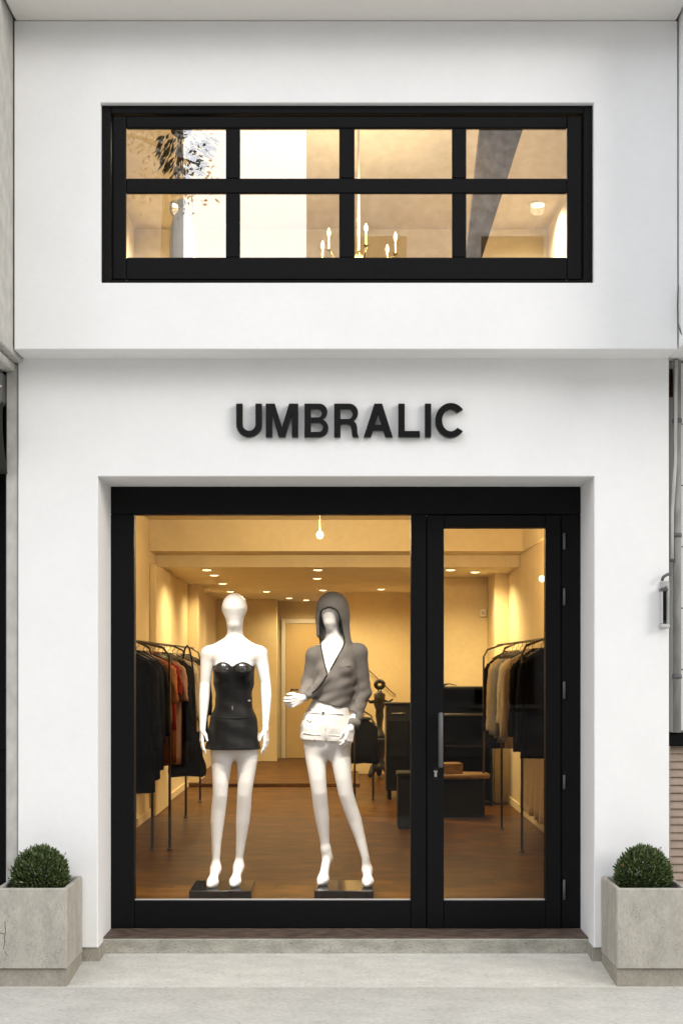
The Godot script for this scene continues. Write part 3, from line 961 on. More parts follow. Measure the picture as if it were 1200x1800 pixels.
# contours: the outer one counter-clockwise, holes clockwise
func extruded(contours: Array, z0: float, z1: float, bevel: float) -> ArrayMesh:
	var st := begin()
	st.set_smooth_group(-1)
	var key := PackedVector2Array()
	for ci in contours.size():
		var c: PackedVector2Array = contours[ci]
		var f := inset(c, bevel)
		var n := c.size()
		for i in n:
			var j := (i + 1) % n
			quad(st, Vector3(c[i].x, c[i].y, z0), Vector3(c[j].x, c[j].y, z0), Vector3(c[j].x, c[j].y, z1 - bevel), Vector3(c[i].x, c[i].y, z1 - bevel))
			quad(st, Vector3(c[i].x, c[i].y, z1 - bevel), Vector3(c[j].x, c[j].y, z1 - bevel), Vector3(f[j].x, f[j].y, z1), Vector3(f[i].x, f[i].y, z1))
		if ci == 0:
			key = f
		else:
			# join the hole through its nearest pair of points
			var best := 1e9; var bi := 0; var bj := 0
			for i in key.size():
				for j in n:
					var dd := key[i].distance_squared_to(f[j])
					if dd < best:
						best = dd; bi = i; bj = j
			var nk := PackedVector2Array()
			for i in bi + 1:
				nk.append(key[i])
			for j in n + 1:
				nk.append(f[(bj + j) % n] + (Vector2(1e-6, 1e-6) if j == n else Vector2.ZERO))
			nk.append(key[bi] + Vector2(1e-6, -1e-6))
			for i in range(bi + 1, key.size()):
				nk.append(key[i])
			key = nk
	var t := Geometry2D.triangulate_polygon(key)
	if t.is_empty():
		print("letter did not triangulate")
	for i in range(0, t.size(), 3):
		var a := key[t[i]]; var b := key[t[i + 1]]; var c := key[t[i + 2]]
		if (b - a).cross(c - a) < 0.0:
			var s := b; b = c; c = s
		tri(st, Vector3(a.x, a.y, z1), Vector3(b.x, b.y, z1), Vector3(c.x, c.y, z1))
		tri(st, Vector3(a.x, a.y, z0), Vector3(c.x, c.y, z0), Vector3(b.x, b.y, z0))
	return done(st)

func poly(a: Array) -> PackedVector2Array:
	var o := PackedVector2Array()
	for i in range(0, a.size(), 2):
		o.append(Vector2(a[i], a[i + 1]))
	return o

func sign_letters() -> void:
	var s := thing("shop_sign", "black raised capital letters on the white wall above the shop front", "sign", Vector3(0, 2.772, ZW))
	var H := 0.174
	var t := 0.033
	# U
	var w := 0.133
	var r := w / 2
	var u := PackedVector2Array([Vector2(w, r), Vector2(w, H), Vector2(w - t, H), Vector2(w - t, r)])
	u.append_array(arc(Vector2(r, r), r - t, r - t, 0, -180, 16).slice(1, 16))
	u.append_array(PackedVector2Array([Vector2(t, r), Vector2(t, H), Vector2(0, H), Vector2(0, r)]))
	u.append_array(arc(Vector2(r, r), r, r, 180, 360, 20).slice(1, 20))
	letter(s, [u], -0.546)
	# M
	w = 0.168
	letter(s, [poly([0, 0, t, 0, t, 0.122, 0.0665, 0, 0.1015, 0, w - t, 0.122, w - t, 0, w, 0, w, H, w - 0.047, H, w / 2, 0.052, 0.047, H, 0, H])], -0.3926)
	# B
	w = 0.124
	var b := PackedVector2Array([Vector2(0, H), Vector2(0, 0), Vector2(w - 0.045, 0)])
	b.append_array(arc(Vector2(w - 0.045, 0.047), 0.045, 0.047, -80, 75, 12))
	b.append_array(arc(Vector2(w - 0.048, 0.1315), 0.043, 0.0425, -65, 85, 11))
	b.append(Vector2(w - 0.05, H))
	var h1 := PackedVector2Array([Vector2(t, 0.027), Vector2(t, 0.076)])
	h1.append_array(arc(Vector2(w - 0.05, 0.0515), 0.0215, 0.0245, 85, -85, 10))
	var h2 := PackedVector2Array([Vector2(t, 0.102), Vector2(t, 0.147)])
	h2.append_array(arc(Vector2(w - 0.053, 0.1245), 0.0195, 0.0225, 85, -85, 10))
	letter(s, [b, h1, h2], -0.192)
	# R
	w = 0.127
	b = PackedVector2Array([Vector2(0, H), Vector2(0, 0), Vector2(t, 0), Vector2(t, 0.068), Vector2(0.070, 0.068), Vector2(0.084, 0.062), Vector2(0.090, 0.045), Vector2(0.093, 0.012), Vector2(0.097, 0.0), Vector2(w, 0), Vector2(0.121, 0.02), Vector2(0.119, 0.054), Vector2(0.113, 0.072), Vector2(0.102, 0.083)])
	b.append_array(arc(Vector2(w - 0.05, 0.1265), 0.047, 0.0475, -55, 88, 12))
	h1 = PackedVector2Array([Vector2(t, 0.094), Vector2(t, 0.147)])
	h1.append_array(arc(Vector2(w - 0.053, 0.1205), 0.022, 0.0265, 85, -85, 10))
	letter(s, [b, h1], -0.038)
	# A
	w = 0.151
	letter(s, [poly([0, 0, 0.038, 0, 0.049, 0.034, 0.102, 0.034, 0.113, 0, w, 0, 0.0955, H, 0.0555, H]), poly([0.0575, 0.064, 0.0755, 0.122, 0.0935, 0.064])], 0.115)
	# L
	letter(s, [poly([0, 0, 0.112, 0, 0.112, 0.032, t, 0.032, t, H, 0, H])], 0.295)
	# I
	letter(s, [poly([0, 0, 0.032, 0, 0.032, H, 0, H])], 0.433)
	# C
	w = 0.148
	var c := arc(Vector2(0.080, H / 2), 0.080, 0.0905, 38, 322, 32)
	c.append_array(arc(Vector2(0.080, H / 2), 0.045, 0.057, 318, 42, 28))
	letter(s, [c], 0.487)

func letter(s: Node3D, contours: Array, x: float) -> void:
	part("letter", extruded(contours, 0.004, 0.036, 0.0035), M.letter, s, Vector3(x, 0, 0))

# ------------------------------------------------------------------ lamps
func downlight(at: Vector3, energy: float, label: String, turn_in := Vector3.ZERO, size := 0.05, angle := 80.0, tone := Color(1.0, 0.89, 0.66)) -> void:
	var o := thing("downlight", label, "ceiling light", at, 0.0, "recessed ceiling lights")
	part("trim", lathe_mesh([Vector2(size * 0.9, -0.001), Vector2(size * 0.92, -0.009), Vector2(size * 1.25, -0.008), Vector2(size * 1.35, -0.001)], 20), M.trim, o)
	part("lens", lathe_mesh([Vector2(size * 0.88, -0.002), Vector2(size * 0.86, -0.012), Vector2(size * 0.5, -0.016)], 20), M.lamp, o)
	var l := SpotLight3D.new()
	l.name = "light"
	l.light_energy = energy * 0.70
	l.light_color = tone
	l.light_size = size
	l.spot_range = 20.0
	l.spot_attenuation = 2.0
	l.spot_angle = angle
	l.spot_angle_attenuation = 0.9
	l.shadow_enabled = true
	o.add_child(l)
	l.position = Vector3(0, -0.03, 0)
	l.basis = Basis.looking_at((Vector3(0, -1, 0) + turn_in).normalized(), Vector3(0, 0, -1))

# ------------------------------------------------------------------ clothes on the rails
func garment(called: String, label: String, category: String, at: Vector3, turn: float, m: Material, w: float, length: float, thick: float, flare: float, sleeve: float, group: String, seed_: float, hanger_mat := "rack") -> Node3D:
	var o := thing(called, label, category, at, turn, group)
	var st := begin()
	var prof := [[0.30, 0.004], [0.36, -0.004], [0.62, -0.028], [0.88, -0.06], [1.0, -0.09], [1.0, -0.14]]
	for k in 9:
		prof.append([lerpf(0.97, 1.0 + flare, (k + 1) / 9.0), -0.14 - (length - 0.14) * (k + 1) / 9.0])
	var rings := []
	var n := 36
	for i in prof.size():
		var u := i / float(prof.size() - 1)
		var ring := PackedVector3Array()
		for j in n:
			var a := -TAU * j / n
			var ca := cos(a); var sa := sin(a)
			var x: float = signf(ca) * pow(absf(ca), 0.75) * w * 0.5 * prof[i][0]
			var th := thick * 0.5 * (0.5 + 0.5 * minf(1.0, i / 5.0))
			var fold := sin(a * 6.0 + seed_ * 3.1 + u * 1.7) * 0.5 + sin(a * 11.0 + seed_ * 7.0 - u * 2.3) * 0.35 + sin(a * 3.0 + seed_) * 0.4
			var z: float = signf(sa) * pow(absf(sa), 0.7) * th * (1.0 + 0.2 * u) + fold * 0.016 * u * signf(sa) + 0.012 * sin(u * 7.0 + seed_) * u
			ring.append(Vector3(x + 0.008 * fold * u, prof[i][1] + 0.008 * fold * u * u, z))
		rings.append(ring)
	loft(st, rings)
	part("body", done(st, true), m, o)
	if sleeve > 0.0:
		for s in [-1.0, 1.0]:
			st = begin()
			rings = []
			for i in 12:
				var u := i / 11.0
				var c := Vector3(s * (w * 0.465 + 0.05 * u - 0.015 * u * u), -0.085 - sleeve * u, 0.012 + 0.04 * sin(u * 2.2) * s * 0.5 + 0.02 * u)
				var r := lerpf(0.056, 0.042, u) * (0.55 if i == 0 else 1.0)
				var ring := PackedVector3Array()
				for j in 14:
					var a := -TAU * j / 14
					var f := 1.0 + 0.09 * sin(a * 3.0 + u * 9.0 + seed_) + 0.06 * sin(u * 31.0 + a + seed_)
					ring.append(c + Vector3(cos(a) * r * 0.78 * f, 0, sin(a) * r * f))
				rings.append(ring)
			loft(st, rings)
			part("sleeve", done(st, true), m, o)
	# collar
	st = begin()
	rings = []
	for i in 3:
		var ring := PackedVector3Array()
		for j in 16:
			var a := -TAU * j / 16
			var k := 1.0 + 0.15 * i
			ring.append(Vector3(cos(a) * 0.062 * k, 0.0 + 0.022 * [0.0, 1.3, 0.2][i] - 0.012 * sin(a) * 0.5, sin(a) * 0.036 * k))
		rings.append(ring)
	loft(st, rings, false)
	part("collar", done(st, true), m, o)
	# hanger with its hook over the rail
	st = begin()
	tube(st, [Vector3(-w * 0.42, -0.045, 0), Vector3(-0.08, 0.012, 0), Vector3(0, 0.022, 0), Vector3(0.08, 0.012, 0), Vector3(w * 0.42, -0.045, 0)], [0.007, 0.01, 0.011, 0.01, 0.007], 8)
	var pts := [Vector3(0, 0.02, 0), Vector3(0, 0.055, 0)]
	for k in 8:
		var a := deg_to_rad(-90 + k * 34.0)
		pts.append(Vector3(0.02 * cos(a) + 0.0, 0.078 + 0.02 * sin(a), 0))
	tube(st, pts, [0.0025], 6)
	part("hanger", done(st, true), M[hanger_mat], o)
	return o

func rack(label: String, x: float, z0: float, z1: float, h: float, legs: Array) -> void:
	var o := thing("clothes_rack", label, "clothes rack", Vector3(x, 0.135, z0))
	part("rail", tube_mesh([Vector3(0, h, 0), Vector3(0, h, z1 - z0)], [0.011], 10), M.rack, o)
	for l in legs:
		var st := begin()
		tube(st, [Vector3(l[0], 0.012, l[1]), Vector3(l[0], h - 0.12, l[1]), Vector3(l[0] * 0.8, h - 0.05, l[1]), Vector3(0, h, l[1])], [0.011, 0.010, 0.010], 10)
		part("leg", done(st, true), M.rack, o)
		part("foot", lathe_mesh([Vector2(0.012, 0.001), Vector2(0.022, 0.002), Vector2(0.02, 0.012), Vector2(0.01, 0.018)], 10), M.rack, o, Vector3(l[0], 0, l[1]))

func interior_things() -> void:
	# ceiling lights
	var gp := thing("globe_lamp", "small lit globe lamp hanging before the cream bulkhead, highest of the lights in the shop", "lamp", Vector3(-0.18, 2.675, -3.6))
	part("globe", lathe_mesh([Vector2(0.004, -0.034), Vector2(0.022, -0.026), Vector2(0.031, 0.0), Vector2(0.024, 0.022), Vector2(0.009, 0.034)], 16), M.lamp, gp)
	part("rod", tube_mesh([Vector3(0, 0.035, 0), Vector3(0, 0.304, 0)], [0.0013], 6), M.ceiling, gp)
	var gl0 := OmniLight3D.new()
	gl0.name = "light"
	gl0.light_color = Color(1, 0.89, 0.68); gl0.light_energy = 1.4; gl0.light_size = 0.03; gl0.omni_range = 15.0; gl0.omni_attenuation = 2.0; gl0.shadow_enabled = true
	gp.add_child(gl0)
	downlight(Vector3(-1.36, 2.56, -5.85), 2.6, "ceiling light nearest the front in the left row, behind the bare headed mannequin")
	downlight(Vector3(-1.36, 2.56, -6.6), 2.2, "second ceiling light of the left row")
	downlight(Vector3(-1.40, 2.56, -8.0), 2.2, "third ceiling light of the left row")
	downlight(Vector3(-1.45, 2.56, -9.6), 2.2, "faint ceiling light at the far end of the left row")
	downlight(Vector3(-0.24, 2.56, -5.85), 2.6, "ceiling light nearest the front in the middle row, right above the hood")
	downlight(Vector3(-0.27, 2.56, -7.1), 2.2, "second ceiling light of the middle row, above the hood")
	downlight(Vector3(-0.24, 2.56, -9.3), 2.2, "third ceiling light of the middle row, just over the hood")
	downlight(Vector3(-0.98, 2.56, -9.6), 2.2, "ceiling light between the two mannequin heads, upper one")
	downlight(Vector3(-0.75, 2.56, -11.2), 1.8, "ceiling light before the back door, left one of the pair")
	downlight(Vector3(-0.52, 2.56, -11.75), 1.8, "ceiling light before the back door, right one of the pair")
	downlight(Vector3(0.5, 2.56, -9.1), 2.8, "bright ceiling light in front of the lit wall right of the hood")
	downlight(Vector3(1.10, 2.56, -5.85), 2.8, "ceiling light seen through the door glass")
	downlight(Vector3(1.38, 2.56, -6.15), 2.4, "ceiling light in the corner over the bright pilaster")
	# unseen spots added behind the display window head to brighten the mannequins
	downlight(Vector3(-1.0, 2.98, -0.2), 6.6, "added unseen spot behind the head of the display window, left of the three", Vector3(0.10, 0, -0.37), 0.05, 29.0, Color(1.0, 0.96, 0.90))
	downlight(Vector3(-0.4, 2.98, -0.2), 6.6, "added unseen spot behind the head of the display window, middle one of three", Vector3(0.0, 0, -0.37), 0.05, 29.0, Color(1.0, 0.96, 0.90))
	downlight(Vector3(0.2, 2.98, -0.2), 6.6, "added unseen spot behind the head of the display window, right of the three", Vector3(-0.08, 0, -0.37), 0.05, 29.0, Color(1.0, 0.96, 0.90))
	# wall lamp seen at the edge of the door glass
	var wl := thing("wall_lamp", "small globe lamp on the right wall, at the edge of the door glass", "wall lamp", Vector3(1.735, 2.318, -3.72))
	part("mount", bx(-0.012, 0.03, -0.03, 0.03, -0.03, 0.03, 0.004), M.trim, wl)
	part("globe", lathe_mesh([Vector2(0.004, -0.028), Vector2(0.02, -0.02), Vector2(0.028, 0), Vector2(0.02, 0.02), Vector2(0.004, 0.028)], 16), M.lamp, wl, Vector3(-0.045, 0, 0))
	var ol := OmniLight3D.new()
	ol.name = "light"
	ol.light_color = Color(1, 0.8, 0.5); ol.light_energy = 0.5; ol.light_size = 0.03; ol.omni_range = 15.0; ol.omni_attenuation = 2.0; ol.shadow_enabled = true
	wl.add_child(ol)
	ol.position = Vector3(-0.045, 0, 0)
	var sw := thing("wall_sensor", "small white box sensor on the lit back wall, seen through the door glass", "sensor", Vector3(1.565, 2.166, -7.09))
	part("case", bx(-0.035, 0.035, -0.04, 0.04, 0.0, 0.035, 0.006), M.trim, sw)
	part("lens", bx(-0.015, 0.015, -0.02, 0.02, 0.035, 0.04, 0.002), M.bead, sw)

	# left rail and its clothes
	var gl := "clothes on the left rail"
	rack("dark metal clothes rail along the left wall", -1.60, -1.9, -6.7, 1.64, [[0.12, -1.05], [0.25, -1.1], [0.1, -4.6], [0.12, -3.2]])
	var yr := 1.755 - 0.095
	var C := [
		["coat", "black long coat at the near end of the left rail, cut by the window frame", "black_cloth", -2.35, 0.44, 1.02, 0.12, 0.03, 0.62, 0.1],
		["coat", "black coat second on the left rail, hiding the coral top", "black_cloth", -2.65, 0.43, 0.95, 0.12, 0.02, 0.6, 0.1],
		["coat", "black coat with round shoulder just before the coral top", "black_cloth", -2.92, 0.42, 0.9, 0.11, 0.02, 0.55, 0.1],
		["pullover", "coral orange pullover showing over the black coats", "coral_cloth", -3.28, 0.46, 0.55, 0.07, 0.02, 0.3, 0.1],
		["blouse", "burgundy blouse with short sleeve on the left rail", "burgundy_cloth", -3.48, 0.47, 0.62, 0.07, 0.02, 0.24, 0.2],
		["dress", "long rust brown dress hanging between the black coats", "rust_cloth", -3.62, 0.44, 0.9, 0.07, -0.02, 0.0, 0.1],
		["blouse", "pale pink sheer blouse beside the burgundy one", "pink_cloth", -3.78, 0.50, 0.92, 0.06, -0.04, 0.3, 0.12],
		["jacket", "black leather jacket in the middle of the left rail", "black_cloth", -4.1, 0.50, 0.95, 0.12, 0.03, 0.66, 0.22],
		["jacket", "black jacket behind the leather one on the left rail", "black_cloth", -4.4, 0.48, 0.9, 0.10, 0.03, 0.6, 0.3],
		["shirt", "cream shirt on the left rail behind the black jackets", "cream_cloth", -4.75, 0.50, 0.80, 0.07, 0.02, 0.5, 0.1],
		["shirt", "sand coloured shirt next to the cream one on the left rail", "sand_cloth", -5.05, 0.50, 0.86, 0.07, 0.02, 0.5, 0.2],
		["jacket", "dark jacket near the far end of the left rail", "charcoal_cloth", -5.4, 0.50, 0.85, 0.09, 0.02, 0.5, 0.15],
		["jacket", "black jacket last on the left rail", "black_cloth", -5.8, 0.50, 0.85, 0.09, 0.02, 0.5, 0.1]]
	for i in C.size():
		var c: Array = C[i]
		garment("hanging_" + c[0], c[1], c[0], Vector3(-1.60, yr + 0.01, c[3]), c[9], M[c[2]], c[4], c[5], c[6], c[7], c[8], gl, i * 1.7 + 0.3)
	# black bag hung low from the rail
	var bag := thing("tote_bag", "black soft bag hanging low under the left rail, beside the mannequin hand", "bag", Vector3(-1.40, 0.58, -4.55), 0.15)
	var st := begin()
	var rings := []
	for i in 10:
		var u := i / 9.0
		var ring := PackedVector3Array()
		for j in 28:
			var a := TAU * j / 28
			var hw := lerpf(0.155, 0.125, u) + 0.012 * sin(u * 8.0)
			var f := sin(a * 5.0 + u * 3.0) * 0.010 + sin(a * 9.0 - u * 5.0) * 0.006
			ring.append(Vector3(signf(cos(a)) * pow(absf(cos(a)), 0.6) * hw + f, 0.40 * u + 0.006 * sin(a * 3.0), -signf(sin(a)) * pow(absf(sin(a)), 0.6) * (0.07 * (1.0 - u * 0.5)) + f))
		rings.append(ring)
	loft(st, rings)
	part("bag_body", done(st, true), M.black_cloth, bag)
	for s in [-1.0, 1.0]:
		var pts := []
		for k in 9:
			var u := k / 8.0
			pts.append(Vector3(-0.08 + 0.16 * u, 0.39 + 0.80 * pow(sin(PI * u), 0.5), s * 0.02))
		part("strap", tube_mesh(pts, [0.007], 6), M.black_cloth, bag)

	# right rail and its clothes
	var gr := "clothes on the right rail"
	rack("dark metal clothes rail along the right wall", 1.56, -1.6, -5.7, 1.655, [[-0.16, -1.27], [-0.145, -2.64], [-0.19, -3.66]])
	C = [
		["coat", "black coat nearest on the right rail, cut by the door frame", "black_cloth", -2.55, 0.40, 0.80, 0.12, 0.06, 0.6, -0.2],
		["coat", "black coat second on the right rail, with a pale lining at its hem", "black_cloth", -2.95, 0.41, 0.78, 0.12, 0.05, 0.58, -0.25],
		["blouse", "beige cotton jacket hanging before the grey cardigans", "sand_cloth", -3.4, 0.43, 0.78, 0.08, 0.03, 0.62, -0.2],
		["blouse", "cream blouse just behind the beige jacket on the right rail", "cream_cloth", -3.62, 0.43, 0.72, 0.07, 0.02, 0.5, -0.15],
		["cardigan", "mid grey cardigan in the middle of the right rail", "grey_cloth", -3.85, 0.44, 0.76, 0.09, 0.04, 0.62, -0.2],
		["cardigan", "light grey cardigan behind the mid grey one", "light_grey_cloth", -4.1, 0.44, 0.74, 0.09, 0.04, 0.62, -0.25],
		["cardigan", "sand coloured cardigan beside the far black coat", "sand_cloth", -4.35, 0.44, 0.72, 0.08, 0.04, 0.6, -0.2],
		["coat", "black coat last on the right rail, on a dark hanger", "black_cloth", -4.62, 0.44, 0.86, 0.12, 0.06, 0.62, -0.15]]
	for i in C.size():
		var c: Array = C[i]
		garment("hanging_" + c[0], c[1], c[0], Vector3(1.56, yr + 0.03, c[3]), c[9], M[c[2]], c[4], c[5], c[6], c[7], c[8], gr, i * 2.1 + 0.9)
	# long beige curtain against the wall below
	st = begin()
	rings = []
	for i in 12:
		var u := i / 11.0
		var ring := PackedVector3Array()
		for s in 2:
			for j in 40:
				var v := j / 39.0 if s == 0 else 1.0 - j / 39.0
				ring.append(Vector3(0.035 * sin(v * 34.0 + 0.5 * sin(u * 4.0)) * (0.4 + 0.6 * u) + (0.004 if s == 0 else -0.004), -0.95 * u, -1.5 * v))
		rings.append(ring)
	loft(st, rings)
	var cu := part("curtain", done(st, true), M.sand_cloth, self)
	cu.position = Vector3(1.64, 1.25, -3.1)
	tag(cu, "long sand coloured cloth hanging under the right rail, close to the wall", "curtain")

	# black cabinet with a small object on it
	var cab := thing("cabinet", "tall black cabinet with an open shelf behind the door glass", "cabinet", Vector3(1.16, 0.135, -6.35))
	part("side_panel", bx(-0.26, -0.235, 0.0, 1.20, -0.22, 0.22, 0.004), M.black_wood, cab)
	part("side_panel", bx(0.375, 0.40, 0.0, 1.20, -0.22, 0.22, 0.004), M.black_wood, cab)
	part("back_panel", bx(-0.2345, 0.3745, 0.0, 1.20, -0.22, -0.205, 0.002), M.black_wood, cab)
	part("top", bx(-0.28, 0.42, 1.201, 1.23, -0.23, 0.235, 0.004), M.black_wood, cab)
	for h in [0.93, 0.6, 0.03]:
		part("shelf", bx(-0.2345, 0.3745, h, h + 0.022, -0.204, 0.215, 0.003), M.rack if h > 0.9 else M.black_wood, cab)
	var ob := thing("tape_dispenser", "small dark object lying on the black cabinet", "desk item", Vector3(1.03, 1.366, -6.25))
	st = begin()
	box(st, Vector3(-0.03, 0, -0.025), Vector3(0.05, 0.03, 0.025), 0.008)
	tube(st, [Vector3(0.04, 0.02, 0), Vector3(0.09, 0.03, 0), Vector3(0.17, 0.012, 0)], [0.012, 0.006, 0.004], 8)
	part("shell", done(st), M.black_iron, ob)
	var lc := thing("cabinet", "low black glossy cabinet with thin white lines, at the display window's right edge", "cabinet", Vector3(0.74, 0.135, -6.9))
	part("carcass", bx(-0.26, 0.24, 0.10, 1.02, -0.2, 0.2, 0.006), M.black_iron, lc)
	part("top", bx(-0.275, 0.255, 1.021, 1.045, -0.21, 0.215, 0.004), M.black_wood, lc)
	part("door_panel", bx(-0.245, -0.015, 0.13, 0.86, 0.2, 0.215, 0.004), M.black_wood, lc)
	part("door_panel", bx(-0.010, 0.225, 0.13, 0.86, 0.2, 0.215, 0.004), M.black_wood, lc)
	part("handle", tube_mesh([Vector3(-0.20, 0.935, 0.212), Vector3(-0.05, 0.935, 0.212)], [0.006], 8), M.bright_steel, lc)
	for s in [-0.22, 0.2]:
		part("leg", bx(s - 0.02, s + 0.02, 0.001, 0.099, -0.15, 0.15, 0.004), M.black_wood, lc)
	var bn := thing("storage_box", "dark green grey box on the floor at the display window's right edge", "box", Vector3(0.60, 0.135, -4.4))
	part("shell", bx(-0.10, 0.20, 0.0, 0.46, -0.14, 0.14, 0.012), M.bin, bn)
	part("lid", bx(-0.108, 0.208, 0.461, 0.50, -0.148, 0.148, 0.01), M.bin, bn)
	# low wooden table on a dark box
	var tb := thing("low_table", "low table with rounded brown wooden top on a dark box base, behind the door glass", "table", Vector3(1.06, 0.135, -5.25))
	st = begin()
	var ra := PackedVector3Array(); var rb := PackedVector3Array(); var rc := PackedVector3Array()
	for k in 32:
		var a := -TAU * k / 32
		var q := Vector3(signf(cos(a)) * pow(absf(cos(a)), 0.5) * 0.36, 0, signf(sin(a)) * pow(absf(sin(a)), 0.5) * 0.22)
		ra.append(q * 0.97 + Vector3(0, 0.372, 0)); rb.append(q + Vector3(0, 0.38, 0)); rc.append(q + Vector3(0, 0.41, 0))
	loft(st, [ra, rb, rc])
	part("tabletop", done(st, true), M.oak, tb)
	part("box_base", bx(-0.2, 0.29, 0.0, 0.37, -0.16, 0.16, 0.006), M.bin, tb)
	part("leg", bx(-0.30, -0.25, 0.0, 0.371, -0.03, 0.06, 0.004), M.oak, tb)
	var ca := thing("carton", "small brown carton on the low wooden table", "box", Vector3(1.05, 0.546, -5.25), 0.2)
	part("carton_body", bx(-0.14, 0.1, 0.0, 0.10, -0.08, 0.08, 0.003), M.oak, ca)
	part("flap", bx(-0.139, 0.099, 0.1005, 0.103, -0.079, 0.0, 0.001), M.oak, ca)
	var bt := thing("bottle", "small black bottle with red foot standing left of the carton", "bottle", Vector3(0.90, 0.546, -5.12))
	part("bottle_body", lathe_mesh([Vector2(0.022, 0.03), Vector2(0.024, 0.04), Vector2(0.024, 0.11), Vector2(0.01, 0.135), Vector2(0.01, 0.17), Vector2(0.004, 0.172)], 14), M.black_iron, bt)
	part("base_ring", lathe_mesh([Vector2(0.024, 0.0), Vector2(0.026, 0.004), Vector2(0.026, 0.028), Vector2(0.022, 0.0299)], 14), M.burgundy_cloth, bt)

	# pedestal table and figure
	var pt := thing("pedestal_table", "black turned pedestal table on a clawed foot against the lit wall", "table", Vector3(0.49, 0.135, -9.35))
	part("column", lathe_mesh([Vector2(0.10, 0.12), Vector2(0.075, 0.17), Vector2(0.06, 0.24), Vector2(0.075, 0.32), Vector2(0.095, 0.36), Vector2(0.10, 0.42), Vector2(0.13, 0.47), Vector2(0.15, 0.49)], 20), M.black_iron, pt)
	part("top", lathe_mesh([Vector2(0.14, 0.491), Vector2(0.19, 0.497), Vector2(0.20, 0.51), Vector2(0.19, 0.52)], 24), M.black_iron, pt)
	for k in 3:
		var a := k * TAU / 3 + 0.5
		var d := Vector3(cos(a), 0, sin(a))
		part("leg", tube_mesh([d * 0.03 + Vector3(0, 0.2, 0), d * 0.09 + Vector3(0, 0.14, 0), d * 0.13 + Vector3(0, 0.06, 0), d * 0.16 + Vector3(0, 0.03, 0)], [0.04, 0.05, 0.04, 0.028], 10), M.black_iron, pt)
	var fg := thing("figurine", "black statuette with a ring head and short spread arms on the pedestal table", "statue", Vector3(0.49, 0.656, -9.35))
	part("body", lathe_mesh([Vector2(0.07, 0.0), Vector2(0.075, 0.02), Vector2(0.055, 0.07), Vector2(0.035, 0.11), Vector2(0.04, 0.2), Vector2(0.055, 0.28), Vector2(0.05, 0.36), Vector2(0.075, 0.42), Vector2(0.07, 0.50), Vector2(0.075, 0.56), Vector2(0.03, 0.59), Vector2(0.025, 0.62)], 18), M.black_iron, fg)
	for s in [-1.0, 1.0]:
		part("arm", tube_mesh([Vector3(s * 0.05, 0.47, 0), Vector3(s * 0.12, 0.46, 0.0), Vector3(s * 0.17, 0.50, 0.02)], [0.028, 0.02, 0.01], 8), M.black_iron, fg)
	var hp := []
	for k in 15:
		var a := TAU * k / 14.0
		hp.append(Vector3(0.052 * cos(a), 0.685 + 0.045 * sin(a), 0.01 * cos(a * 2.0)))
	part("ring_head", tube_mesh(hp, [0.027], 10), M.black_iron, fg)
	# dark coat hung behind the hooded mannequin
	garment("hanging_coat", "black coat hanging behind the hooded mannequin's hand", "coat", Vector3(0.24, 1.0, -6.6), 0.0, M.black_cloth, 0.30, 0.46, 0.1, 0.1, 0.0, "", 3.3)
	rack("small dark stand behind the hooded mannequin", 0.24, -6.5, -6.72, 0.96, [[-0.1, -0.02], [0.1, -0.2]])
	# thin handrail slanting down the lit wall
	var hr := part("handrail", tube_mesh([Vector3(0.37, 1.52, -9.96), Vector3(0.66, 1.24, -9.96), Vector3(0.72, 1.19, -9.985)], [0.007], 8), M.rack, self)
	tag(hr, "thin dark handrail slanting down the lit wall beside the hooded mannequin", "handrail")

